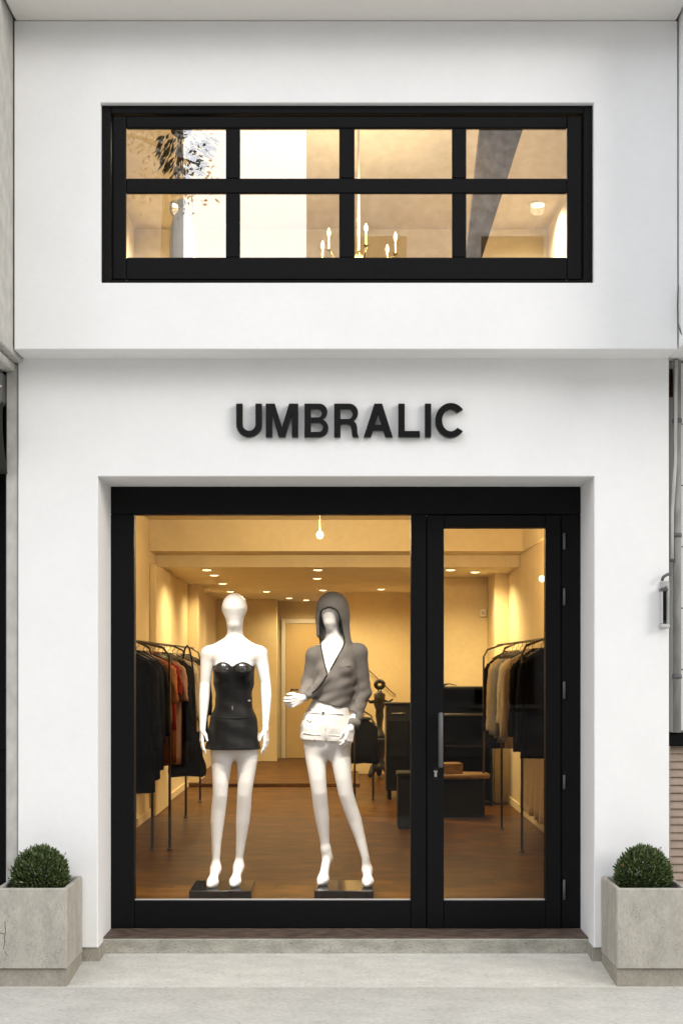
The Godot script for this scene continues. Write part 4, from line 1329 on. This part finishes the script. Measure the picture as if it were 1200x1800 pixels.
# ------------------------------------------------------------------ upstairs
func loft_things() -> void:
	downlight(Vector3(1.62, 5.4, -3.5), 5.0, "lit ceiling spot seen in the lower right pane upstairs", Vector3.ZERO, 0.06, 80.0, Color(1.0, 0.93, 0.79))
	downlight(Vector3(-1.35, 5.4, -3.5), 5.0, "lit ceiling spot seen in the lower left pane upstairs", Vector3.ZERO, 0.06, 80.0, Color(1.0, 0.93, 0.79))
	downlight(Vector3(-1.05, 5.4, -2.2), 5.0, "lit ceiling spot seen beside the tree reflection upstairs", Vector3.ZERO, 0.06, 80.0, Color(1.0, 0.93, 0.79))
	downlight(Vector3(0.5, 5.4, -1.4), 5.0, "ceiling spot upstairs above the window head", Vector3.ZERO, 0.06, 80.0, Color(1.0, 0.93, 0.79))
	var ch := thing("chandelier", "brass candle chandelier with lit bulbs seen low in the middle panes upstairs", "chandelier", Vector3(0.06, 4.42, -1.9))
	part("rod", tube_mesh([Vector3(0.06, 0.0, 0), Vector3(0.06, 0.97, 0)], [0.008], 8), M.trim, ch)
	part("hub", lathe_mesh([Vector2(0.01, -0.10), Vector2(0.035, -0.07), Vector2(0.02, -0.02), Vector2(0.03, 0.03), Vector2(0.01, 0.07)], 14), M.brass, ch, Vector3(0.06, 0, 0))
	for k in 6:
		var a := k * TAU / 6 + 0.35
		var d := Vector3(cos(a), 0, sin(a))
		var R := 0.27
		var o := Vector3(0.06, 0, 0)
		var arm := part("arm", tube_mesh([o + d * 0.02, o + d * 0.10 + Vector3(0, -0.05, 0), o + d * 0.2 + Vector3(0, -0.05, 0), o + d * R + Vector3(0, 0.02, 0)], [0.006], 8), M.brass, ch)
		part("candle", lathe_mesh([Vector2(0.022, 0.02), Vector2(0.009, 0.026), Vector2(0.008, 0.11), Vector2(0.004, 0.112)], 12), M.brass, arm, o + d * R)
		part("bulb", lathe_mesh([Vector2(0.006, 0.112), Vector2(0.013, 0.130), Vector2(0.012, 0.148), Vector2(0.003, 0.172)], 12), M.lamp, arm, o + d * R)
		var l := OmniLight3D.new()
		l.name = "light"
		l.light_energy = 0.24; l.light_color = Color(1.0, 0.93, 0.79); l.light_size = 0.015; l.omni_range = 20.0; l.omni_attenuation = 2.0; l.shadow_enabled = true
		arm.add_child(l, true)
		l.position = o + d * R + Vector3(0, 0.14, 0)
	var hp := thing("hanging_plant", "dark leafy plant hanging behind the upper left pane upstairs", "plant", Vector3(-0.85, 4.20, 0.24))
	part("pot", lathe_mesh([Vector2(0.03, 0.20), Vector2(0.055, 0.22), Vector2(0.065, 0.29), Vector2(0.06, 0.295)], 16), M.beam, hp)
	part("cord", tube_mesh([Vector3(0, 0.29, 0), Vector3(0, 0.82, 0)], [0.003], 6), M.beam, hp)
	var L := leaf_arrays()
	for k in 260:
		var a := rng.randf() * TAU
		var rr := pow(rng.randf(), 0.6)
		var fall := rng.randf()
		var c := Vector3(cos(a) * rr * (0.10 + 0.05 * (1.0 - fall)) + 0.03 * (1.0 - fall), 0.20 - 0.24 * fall * (1.0 - 0.4 * rr) , sin(a) * rr * 0.08)
		var dd := Vector3(cos(a) + 0.4, -0.5 - rng.randf() * 0.8, sin(a) * 0.5).normalized()
		leaf(L, c, dd, rng.randf_range(0.04, 0.085), rng.randf_range(0.010, 0.022), Color(0.05, 0.038, 0.016).lerp(Color(0.10, 0.075, 0.03), rng.randf()))
	var fo := part("foliage", leaf_mesh(L), M.leaf, hp)
	fo.set_meta("kind", "stuff")
	var vs := thing("floor_vase", "tall white vase with narrow neck behind the lower left pane upstairs", "vase", Vector3(-0.865, 3.15, 0.10))
	part("vase_body", lathe_mesh([Vector2(0.06, 0.0), Vector2(0.075, 0.02), Vector2(0.072, 0.3), Vector2(0.068, 0.7), Vector2(0.062, 0.82), Vector2(0.035, 0.89), Vector2(0.022, 0.91), Vector2(0.026, 0.96), Vector2(0.02, 0.96)], 24), M.white_tile, vs)
	for sd in [-1.0, 1.0]:
		part("handle", tube_mesh([Vector3(sd * 0.024, 0.945, 0), Vector3(sd * 0.055, 0.955, 0), Vector3(sd * 0.062, 0.91, 0), Vector3(sd * 0.045, 0.87, 0)], [0.006], 8), M.white_tile, vs)
	# slanting dark beam
	var st := begin()
	var bz := -1.6
	var q := [Vector3(0.9474, 5.3208, bz), Vector3(0.8280, 4.2424, bz), Vector3(0.9166, 4.2424, bz), Vector3(1.2594, 5.3208, bz)]
	var a1 := PackedVector3Array(); var b1 := PackedVector3Array()
	# run the beam on to floor and ceiling
	var dirl: Vector3 = (q[0] - q[1]).normalized(); var dirr: Vector3 = (q[3] - q[2]).normalized()
	var pts := [q[0] + dirl * 0.05, q[1] - dirl * 1.05, q[2] - dirr * 1.05, q[3] + dirr * 0.05]
	for p in pts:
		a1.append(Vector3(p.x, p.y, bz - 0.12)); b1.append(Vector3(p.x, p.y, bz))
	loft(st, [a1, b1], true, false)
	var bm := part("slanting_beam", done(st), M.beam, self)
	tag(bm, "dark slanting beam behind the right hand panes upstairs", "beam")

# ------------------------------------------------------------------ the two mannequins
func mannequin_in_dress() -> void:
	var t := thing("mannequin", "white faceless mannequin in a black strapless mini dress", "mannequin", Vector3(-0.6855, 0.185, -1.1), 0.0, "mannequins in the display window")
	part("base_plate", bx(-0.262, 0.125, -0.0495, 0.0, -0.18, 0.20, 0.004), M.base_gloss, t)
	var d := fresh()
	var fl := Vector3(1, 1, 1.3)
	var bs := [
		bone(Vector3(0.004, 1.778, -0.012), Vector3(0.004, 1.785, -0.005), 0.077, 0.074, Vector3(1, 0.96, 0.84), 1),
		bone(Vector3(0.004, 1.755, 0.010), Vector3(0.005, 1.672, 0.018), 0.072, 0.043, Vector3.ONE, 1),
		bone(Vector3(0.006, 1.68, -0.02), Vector3(0.006, 1.55, -0.03), 0.049, 0.05, Vector3.ONE, 1),
		bone(Vector3(0.004, 1.55, -0.03), Vector3(-0.15, 1.487, -0.025), 0.047, 0.04),
		bone(Vector3(0.004, 1.55, -0.03), Vector3(0.148, 1.487, -0.025), 0.047, 0.04),
		bone(Vector3(0, 1.44, -0.01), Vector3(0, 1.30, -0.0), 0.128, 0.112, fl),
		bone(Vector3(0, 1.30, 0.0), Vector3(0, 1.16, 0.0), 0.108, 0.094, fl),
		bone(Vector3(0, 1.16, 0.0), Vector3(0, 1.0, -0.01), 0.094, 0.128, fl),
		bone(Vector3(0, 1.0, -0.012), Vector3(0, 0.93, -0.01), 0.13, 0.13, fl),
		bone(Vector3(-0.058, 1.365, 0.058), Vector3(-0.058, 1.37, 0.056), 0.052, 0.052),
		bone(Vector3(0.056, 1.365, 0.058), Vector3(0.056, 1.37, 0.056), 0.052, 0.052),
		# legs
		bone(Vector3(-0.072, 0.93, -0.01), Vector3(-0.077, 0.8, 0), 0.085, 0.068, Vector3.ONE, 1, 1),
		bone(Vector3(-0.077, 0.8, 0), Vector3(-0.083, 0.66, 0.01), 0.068, 0.0525, Vector3.ONE, 1, 1),
		bone(Vector3(-0.083, 0.66, 0.01), Vector3(-0.087, 0.58, 0.006), 0.0525, 0.0475, Vector3.ONE, 1, 1),
		bone(Vector3(-0.087, 0.58, 0.006), Vector3(-0.098, 0.49, -0.014), 0.0475, 0.0475, Vector3.ONE, 1, 1),
		bone(Vector3(-0.098, 0.49, -0.014), Vector3(-0.107, 0.4, -0.024), 0.0475, 0.044, Vector3.ONE, 1, 1),
		bone(Vector3(-0.107, 0.4, -0.024), Vector3(-0.114, 0.27, -0.03), 0.044, 0.032, Vector3.ONE, 1, 1),
		bone(Vector3(-0.114, 0.27, -0.03), Vector3(-0.117, 0.16, -0.034), 0.032, 0.0255, Vector3.ONE, 1, 1),
		bone(Vector3(-0.117, 0.16, -0.034), Vector3(-0.118, 0.1, -0.03), 0.0255, 0.029, Vector3.ONE, 1, 1),
		bone(Vector3(-0.118, 0.1, -0.04), Vector3(-0.131, 0.03, 0.07), 0.03, 0.029, Vector3(1, 1, 1), 1),
		bone(Vector3(-0.126, 0.028, 0.07), Vector3(-0.143, 0.018, 0.125), 0.028, 0.017, Vector3(0.85, 1, 1), 1),
		bone(Vector3(0.078, 0.93, -0.01), Vector3(0.086, 0.8, 0), 0.085, 0.067, Vector3.ONE, 2, 2),
		bone(Vector3(0.086, 0.8, 0), Vector3(0.076, 0.66, 0.01), 0.067, 0.0515, Vector3.ONE, 2, 2),
		bone(Vector3(0.076, 0.66, 0.01), Vector3(0.068, 0.58, 0.006), 0.0515, 0.047, Vector3.ONE, 2, 2),
		bone(Vector3(0.068, 0.58, 0.006), Vector3(0.063, 0.49, -0.014), 0.047, 0.047, Vector3.ONE, 2, 2),
		bone(Vector3(0.063, 0.49, -0.014), Vector3(0.055, 0.4, -0.028), 0.047, 0.044, Vector3.ONE, 2, 2),
		bone(Vector3(0.055, 0.4, -0.028), Vector3(0.042, 0.27, -0.042), 0.044, 0.032, Vector3.ONE, 2, 2),
		bone(Vector3(0.042, 0.27, -0.042), Vector3(0.032, 0.17, -0.052), 0.032, 0.0255, Vector3.ONE, 2, 2),
		bone(Vector3(0.032, 0.17, -0.052), Vector3(0.027, 0.11, -0.05), 0.0255, 0.029, Vector3.ONE, 2, 2),
		bone(Vector3(0.027, 0.11, -0.06), Vector3(0.012, 0.03, 0.045), 0.03, 0.029, Vector3(1, 1, 1), 2),
		bone(Vector3(0.012, 0.028, 0.045), Vector3(0.002, 0.018, 0.1), 0.028, 0.018, Vector3(0.85, 1, 1), 2),
		# arms
		bone(Vector3(-0.172, 1.475, -0.03), Vector3(-0.186, 1.29, -0.04), 0.044, 0.034, Vector3.ONE, 4, 4),
		bone(Vector3(-0.186, 1.29, -0.04), Vector3(-0.19, 1.20, -0.02), 0.034, 0.035, Vector3.ONE, 4, 4),
		bone(Vector3(-0.19, 1.20, -0.02), Vector3(-0.197, 1.01, 0.015), 0.035, 0.02, Vector3.ONE, 4, 4),
		bone(Vector3(0.170, 1.475, -0.03), Vector3(0.200, 1.29, -0.04), 0.044, 0.034, Vector3.ONE, 8, 8),
		bone(Vector3(0.200, 1.29, -0.04), Vector3(0.206, 1.20, -0.02), 0.034, 0.035, Vector3.ONE, 8, 8),
		bone(Vector3(0.206, 1.20, -0.02), Vector3(0.203, 1.01, 0.015), 0.035, 0.02, Vector3.ONE, 8, 8)]
	net(d, bs, 0.035, 0.011)
	hand(d, Vector3(-0.197, 1.005, 0.016), Vector3(-0.05, -1, 0.12), Vector3(0.25, 0, 1), 0.28)
	hand(d, Vector3(0.203, 1.005, 0.016), Vector3(0.05, -1, 0.12), Vector3(-0.25, 0, 1), 0.28)
	part("body", meshed(d), M.mannequin, t)
	# dress
	d = fresh()
	var g := 0.009
	bs = [
		bone(Vector3(0, 1.42, -0.006), Vector3(0, 1.30, 0.0), 0.128 + g, 0.112 + g, fl, 1),
		bone(Vector3(0, 1.30, 0.0), Vector3(0, 1.17, 0.0), 0.108 + g, 0.096 + g, fl, 1),
		bone(Vector3(0, 1.17, 0.0), Vector3(-0.002, 1.02, -0.006), 0.097 + g, 0.146, fl, 1),
		bone(Vector3(-0.002, 1.02, -0.006), Vector3(-0.004, 0.80, 0.0), 0.146, 0.192, Vector3(1, 1, 1.4), 1),
		bone(Vector3(-0.058, 1.362, 0.058), Vector3(-0.058, 1.372, 0.056), 0.060, 0.060, Vector3.ONE, 1),
		bone(Vector3(0.056, 1.362, 0.058), Vector3(0.056, 1.372, 0.056), 0.060, 0.060, Vector3.ONE, 1)]
	net(d, bs, 0.03, 0.008, 1)
	var dress := part("dress", meshed(d), M.vinyl, t)
	# shiny cups
	d = fresh()
	for s in [-1.0, 1.0]:
		net(d, [bone(Vector3(s * 0.057, 1.372, 0.064), Vector3(s * 0.057, 1.377, 0.062), 0.0585, 0.0585, Vector3.ONE, 1)], 0.02, 0.007, 2)
	part("bust_panel", meshed(d), M.vinyl_cup, dress)
	part("zip_pull", bx(-0.004, 0.002, 1.105, 1.145, 0.088, 0.094, 0.001), M.zip, dress)
	part("clasp", bx(0.094, 0.112, 1.172, 1.182, 0.055, 0.068, 0.002), M.zip, dress)
	# seams: waistband ridge and skirt yoke
	for y in [1.165, 1.075]:
		var pts := []
		for k in 33:
			var a := TAU * k / 32.0
			var rx := 0.112 if y > 1.1 else 0.139
			pts.append(Vector3(cos(a) * rx, y + 0.006 * cos(a * 2.0), sin(a) * rx / 1.32))
		part("seam", tube_mesh(pts, [0.003], 6), M.vinyl, dress)

func mannequin_in_shirt() -> void:
	var t := thing("mannequin", "white faceless mannequin in a taupe hooded shirt and white shorts", "mannequin", Vector3(-0.011, 0.185, -1.15), 0.0, "mannequins in the display window")
	part("base_plate", bx(-0.158, 0.21, -0.0495, 0.0, -0.14, 0.25, 0.004), M.base_gloss, t)
	var d := fresh()
	var fl := Vector3(1, 1, 1.3)
	var bs := [
		bone(Vector3(-0.054, 1.775, -0.005), Vector3(-0.055, 1.782, 0.0), 0.075, 0.073, Vector3(1, 0.96, 0.86), 1),
		bone(Vector3(-0.058, 1.75, 0.018), Vector3(-0.064, 1.682, 0.034), 0.068, 0.042, Vector3.ONE, 1),
		bone(Vector3(-0.054, 1.69, -0.01), Vector3(-0.034, 1.55, -0.03), 0.045, 0.047, Vector3.ONE, 1),
		bone(Vector3(-0.034, 1.55, -0.03), Vector3(-0.155, 1.475, -0.025), 0.046, 0.04),
		bone(Vector3(-0.034, 1.55, -0.03), Vector3(0.11, 1.50, -0.025), 0.046, 0.04),
		bone(Vector3(-0.026, 1.44, -0.01), Vector3(-0.03, 1.30, 0.0), 0.118, 0.108, fl),
		bone(Vector3(-0.03, 1.30, 0.0), Vector3(-0.05, 1.16, 0.0), 0.104, 0.096, fl),
		bone(Vector3(-0.05, 1.16, 0.0), Vector3(-0.082, 1.0, -0.01), 0.096, 0.132, fl),
		bone(Vector3(-0.082, 1.0, -0.01), Vector3(-0.085, 0.93, -0.01), 0.134, 0.134, fl),
		bone(Vector3(-0.085, 1.36, 0.056), Vector3(-0.085, 1.365, 0.056), 0.048, 0.048),
		bone(Vector3(0.03, 1.37, 0.056), Vector3(0.03, 1.375, 0.056), 0.048, 0.048),
		bone(Vector3(-0.15, 0.95, -0.01), Vector3(-0.156, 0.82, 0), 0.088, 0.067, Vector3.ONE, 1, 1),
		bone(Vector3(-0.156, 0.82, 0), Vector3(-0.142, 0.68, 0.012), 0.067, 0.055, Vector3.ONE, 1, 1),
		bone(Vector3(-0.142, 0.68, 0.012), Vector3(-0.131, 0.59, 0.008), 0.055, 0.0505, Vector3.ONE, 1, 1),
		bone(Vector3(-0.131, 0.59, 0.008), Vector3(-0.123, 0.5, -0.014), 0.0505, 0.0495, Vector3.ONE, 1, 1),
		bone(Vector3(-0.123, 0.5, -0.014), Vector3(-0.112, 0.41, -0.03), 0.0495, 0.046, Vector3.ONE, 1, 1),
		bone(Vector3(-0.112, 0.41, -0.03), Vector3(-0.1, 0.3, -0.042), 0.046, 0.034, Vector3.ONE, 1, 1),
		bone(Vector3(-0.1, 0.3, -0.042), Vector3(-0.09, 0.21, -0.05), 0.034, 0.027, Vector3.ONE, 1, 1),
		bone(Vector3(-0.089, 0.21, -0.05), Vector3(-0.07, 0.145, -0.075), 0.027, 0.026, Vector3(1, 1, 1), 1),
		bone(Vector3(-0.082, 0.16, -0.05), Vector3(-0.107, 0.035, 0.04), 0.029, 0.03, Vector3(1, 1, 1), 1),
		bone(Vector3(-0.107, 0.03, 0.04), Vector3(-0.124, 0.018, 0.085), 0.03, 0.018, Vector3(0.85, 1, 1), 1),
		bone(Vector3(-0.012, 0.95, -0.01), Vector3(0.004, 0.82, 0), 0.088, 0.066, Vector3.ONE, 2, 2),
		bone(Vector3(0.004, 0.82, 0), Vector3(0.023, 0.68, 0.014), 0.066, 0.0535, Vector3.ONE, 2, 2),
		bone(Vector3(0.023, 0.68, 0.014), Vector3(0.04, 0.58, 0.012), 0.0535, 0.0485, Vector3.ONE, 2, 2),
		bone(Vector3(0.04, 0.58, 0.012), Vector3(0.064, 0.5, -0.002), 0.0485, 0.0475, Vector3.ONE, 2, 2),
		bone(Vector3(0.064, 0.5, -0.002), Vector3(0.096, 0.41, -0.014), 0.0475, 0.0455, Vector3.ONE, 2, 2),
		bone(Vector3(0.096, 0.41, -0.014), Vector3(0.132, 0.29, -0.01), 0.0455, 0.034, Vector3.ONE, 2, 2),
		bone(Vector3(0.132, 0.29, -0.01), Vector3(0.164, 0.17, 0), 0.034, 0.0265, Vector3.ONE, 2, 2),
		bone(Vector3(0.164, 0.17, 0), Vector3(0.174, 0.1, -0.01), 0.0265, 0.03, Vector3.ONE, 2, 2),
		bone(Vector3(0.177, 0.08, -0.01), Vector3(0.178, 0.03, 0.09), 0.031, 0.029, Vector3(1, 1, 1), 2),
		bone(Vector3(0.178, 0.028, 0.09), Vector3(0.172, 0.018, 0.145), 0.029, 0.018, Vector3(0.85, 1, 1), 2),
		bone(Vector3(-0.158, 1.465, -0.03), Vector3(-0.205, 1.29, -0.06), 0.042, 0.033, Vector3.ONE, 4, 4),
		bone(Vector3(-0.205, 1.29, -0.06), Vector3(-0.238, 1.195, 0.078), 0.033, 0.021, Vector3.ONE, 4, 4),
		bone(Vector3(0.120, 1.485, -0.03), Vector3(0.152, 1.24, -0.07), 0.042, 0.033, Vector3.ONE, 8, 8),
		bone(Vector3(0.152, 1.24, -0.07), Vector3(0.075, 1.01, 0.06), 0.034, 0.021, Vector3.ONE, 8, 8)]
	net(d, bs, 0.035, 0.011)
	hand(d, Vector3(-0.240, 1.192, 0.082), Vector3(-0.78, -0.28, 0.55), Vector3(0.1, 1, 0.1), 1.9, 0.62)
	hand(d, Vector3(0.073, 1.005, 0.065), Vector3(-0.25, -1, 0.25), Vector3(-0.8, 0.1, 0.8), 0.7, 0.75)
	part("body", meshed(d), M.mannequin, t)

	# shorts
	d = fresh()
	bs = [
		bone(Vector3(-0.055, 1.17, 0.0), Vector3(-0.082, 1.02, -0.006), 0.118, 0.150, Vector3(1, 1, 1.3), 3),
		bone(Vector3(-0.082, 1.02, -0.006), Vector3(-0.084, 0.95, -0.004), 0.150, 0.154, Vector3(1, 1, 1.35), 3),
		bone(Vector3(-0.162, 0.99, -0.003), Vector3(-0.168, 0.88, 0.004), 0.086, 0.088, Vector3(1, 1, 0.95), 1),
		bone(Vector3(-0.006, 0.99, -0.003), Vector3(0.006, 0.88, 0.004), 0.084, 0.086, Vector3(1, 1, 0.95), 2)]
	net(d, bs, 0.03, 0.009, 3)
	var so := part("shorts", meshed(d), M.canvas, t)
	for ln in [[Vector2(-0.205, 1.105), Vector2(-0.14, 1.098), Vector2(-0.08, 1.095), Vector2(0.0, 1.092), Vector2(0.03, 1.094)], [Vector2(-0.10, 1.09), Vector2(-0.094, 1.03), Vector2(-0.09, 0.97)], [Vector2(-0.215, 1.065), Vector2(-0.185, 1.04), Vector2(-0.165, 1.085)], [Vector2(-0.245, 0.975), Vector2(-0.17, 0.962), Vector2(-0.10, 0.965)], [Vector2(-0.07, 0.962), Vector2(0.0, 0.955), Vector2(0.06, 0.958)]]:
		part("seam", tube_mesh(traced(d, ln), [0.0025], 6), M.canvas, so)
	part("button", lathe_mesh([Vector2(0.008, -0.003), Vector2(0.009, 0.0), Vector2(0.005, 0.003)], 12), M.black_iron, so, Vector3(-0.125 + 0.02, 1.105, 0.108))
	# shirt: loose trunk, sleeves, front panel and hood; opened at the chest and face
	d = fresh()
	var fs := Vector3(1, 1, 1.22)
	bs = [
		bone(Vector3(-0.03, 1.50, -0.03), Vector3(-0.16, 1.465, -0.03), 0.06, 0.055, Vector3.ONE, 13),
		bone(Vector3(-0.03, 1.51, -0.03), Vector3(0.12, 1.49, -0.03), 0.06, 0.052, Vector3.ONE, 13),
		bone(Vector3(-0.026, 1.44, -0.008), Vector3(-0.035, 1.30, 0.002), 0.136, 0.128, fs, 13),
		bone(Vector3(-0.035, 1.30, 0.002), Vector3(-0.06, 1.15, 0.0), 0.128, 0.124, fs, 13),
		bone(Vector3(-0.085, 1.365, 0.062), Vector3(-0.085, 1.37, 0.062), 0.054, 0.054, Vector3.ONE, 1),
		bone(Vector3(0.03, 1.375, 0.062), Vector3(0.03, 1.38, 0.062), 0.054, 0.054, Vector3.ONE, 1),
		bone(Vector3(-0.085, 1.33, 0.09), Vector3(-0.19, 1.215, 0.09), 0.032, 0.026, Vector3.ONE, 1),
		bone(Vector3(-0.162, 1.46, -0.03), Vector3(-0.196, 1.29, -0.055), 0.054, 0.048, Vector3.ONE, 4),
		bone(Vector3(-0.196, 1.29, -0.055), Vector3(-0.225, 1.21, 0.05), 0.048, 0.038, Vector3.ONE, 4),
		bone(Vector3(0.122, 1.48, -0.03), Vector3(0.142, 1.23, -0.065), 0.056, 0.058, Vector3.ONE, 8),
		bone(Vector3(0.142, 1.23, -0.065), Vector3(0.088, 1.03, 0.045), 0.058, 0.038, Vector3.ONE, 8),
		# hood
		bone(Vector3(-0.046, 1.774, -0.015), Vector3(-0.044, 1.73, -0.025), 0.102, 0.106, Vector3(1, 1, 0.85), 1),
		bone(Vector3(-0.046, 1.74, -0.02), Vector3(-0.036, 1.60, -0.03), 0.098, 0.092, Vector3(1, 1, 0.95), 1),
		bone(Vector3(0.018, 1.71, 0.0), Vector3(0.044, 1.56, 0.005), 0.036, 0.028, Vector3.ONE, 1),
		bone(Vector3(-0.118, 1.70, 0.0), Vector3(-0.126, 1.60, 0.01), 0.034, 0.024, Vector3.ONE, 1)]
	net(d, bs, 0.028, 0.008, 4)
	var shirt := part("hooded_shirt", meshed(d), M.taupe, t)
	var outline := []
	for i in range(0, OPENING.size()):
		outline.append(Vector2(OPENING[i][1], OPENING[i][0]))
	for i in range(OPENING.size() - 1, -1, -1):
		outline.append(Vector2(OPENING[i][2], OPENING[i][0]))
	var eased := traced(d, outline)
	part("hood_edge", tube_mesh(eased, [0.0042], 8), M.charcoal_cloth, shirt)
	part("placket", tube_mesh(traced(d, [Vector2(-0.077, 1.347), Vector2(-0.105, 1.30), Vector2(-0.14, 1.255), Vector2(-0.19, 1.212)]), [0.005], 8), M.charcoal_cloth, shirt)
	part("seam", tube_mesh(traced(d, [Vector2(-0.01, 1.385), Vector2(0.04, 1.395), Vector2(0.09, 1.40)]), [0.0022], 6), M.taupe, shirt)
	# cuffs
	var st := begin()
	tube(st, [Vector3(0.096, 1.045, 0.034), Vector3(0.083, 1.012, 0.055)], [0.04, 0.038], 16)
	part("cuff", done(st, true), M.taupe, shirt)
	st = begin()
	tube(st, [Vector3(-0.218, 1.216, 0.035), Vector3(-0.238, 1.203, 0.068)], [0.041, 0.034], 16)
	part("cuff", done(st, true), M.taupe, shirt)

# how each garment is cut out of its body: 1 dress, 2 its cups, 3 shorts, 4 hooded shirt
const OPENING := [[1.345, -0.077, -0.077], [1.44, -0.104, -0.022], [1.54, -0.124, 0.032], [1.60, -0.128, 0.022], [1.70, -0.128, 0.004], [1.735, -0.122, -0.008], [1.757, -0.108, -0.03], [1.768, -0.07, -0.06]]

func tailored(cut: int, p: Vector3, f: float) -> float:
	var ax := absf(p.x)
	if cut == 1:
		var top := 1.38
		if p.z > 0.0:
			top = 1.394 + 0.03 * sin(clampf(ax / 0.062, 0.0, 2.2) * PI * 0.5)
		elif p.z > -0.02:
			top = 1.40
		f += 0.0015 * sin(p.y * 60.0 + p.x * 25.0) * (1.0 if p.y < 1.3 else 0.0)
		f += 0.0022 * sin(atan2(p.z, p.x) * 9.0 + p.y * 8.0) * clampf((1.15 - p.y) * 4.0, 0.0, 1.0)
		return maxf(maxf(f, p.y - top), 0.868 - p.y)
	if cut == 2:
		var top := 1.392 + 0.024 * sin(clampf(ax / 0.062, 0.0, 2.2) * PI * 0.5)
		return maxf(f, maxf(p.y - top, maxf(0.05 - p.z, 1.35 + absf(ax - 0.057) * 0.3 - p.y)))
	if cut == 3:
		f += 0.0015 * sin(p.x * 38.0 + p.y * 50.0) * sin(p.y * 33.0) + 0.002 * sin(p.y * 70.0 - absf(p.x + 0.085) * 70.0) * clampf((1.05 - p.y) * 8.0, 0.0, 1.0) * clampf((0.1 - absf(p.x + 0.085)) * 12.0, 0.0, 1.0)
		f += 0.006 * clampf(1.0 - absf(p.x + 0.085) / 0.01, 0.0, 1.0) * clampf((1.0 - p.y) * 20.0, 0.0, 1.0)
		if p.y < 0.962 and p.y > 0.955:
			f += 0.0025
		return maxf(maxf(f, p.y - 1.235), (0.918 - 0.05 * (p.x + 0.085)) - p.y)
	# drape of the shirt
	f += 0.0028 * sin(p.x * 44.0 - p.y * 52.0 + 3.0 * sin(p.y * 13.0)) * sin(p.y * 17.0 + p.x * 9.0 + 1.0) * clampf((1.48 - p.y) * 6.0, 0.0, 1.0)
	if p.x > 0.08:
		f += 0.003 * sin(p.y * 78.0 + p.x * 90.0 + 4.0 * sin(p.z * 18.0)) * sin(p.y * 31.0) * clampf((1.32 - p.y) * 6.0, 0.0, 1.0)
	if p.x < 0.10:   # hem, rising to the left
		f = maxf(f, (1.192 - 0.31 * (p.x + 0.195) * (1.0 if p.x > -0.195 else 0.0) - (0.03 if p.x < -0.18 else 0.0)) - p.y)
	# hollow of the hood
	f = maxf(f, 0.084 - ((p - Vector3(-0.052, 1.72, 0.0)) * Vector3(1.0, 0.78, 0.9)).length())
	# open at the face and down the chest
	if p.y > 1.345 and p.y < 1.768 and p.z > -0.03:
		for i in OPENING.size() - 1:
			if p.y >= OPENING[i][0] and p.y <= OPENING[i + 1][0]:
				var u: float = (p.y - OPENING[i][0]) / (OPENING[i + 1][0] - OPENING[i][0])
				var a: float = lerpf(OPENING[i][1], OPENING[i + 1][1], u)
				var b: float = lerpf(OPENING[i][2], OPENING[i + 1][2], u)
				f = maxf(f, -maxf(maxf(a - p.x, p.x - b), lerpf(0.03, -0.03, smoothstep(1.42, 1.53, p.y)) - p.z))
	return f

# a line drawn on the front of a meshed garment, as points of its surface
func traced(d: Dictionary, line: Array) -> Array:
	var path := []
	for i in line.size() - 1:
		for q in 4:
			var o: Vector2 = line[i].lerp(line[i + 1], q / 4.0)
			var z := -1.0
			for v in d.v:
				if absf(v.x - o.x) < 0.011 and absf(v.y - o.y) < 0.011:
					z = maxf(z, v.z)
			if z > -0.5:
				path.append(Vector3(o.x, o.y, z - 0.001))
	var eased := []
	for i in path.size():
		eased.append((path[maxi(i - 1, 0)] + path[i] * 2.0 + path[mini(i + 1, path.size() - 1)]) / 4.0)
	return eased
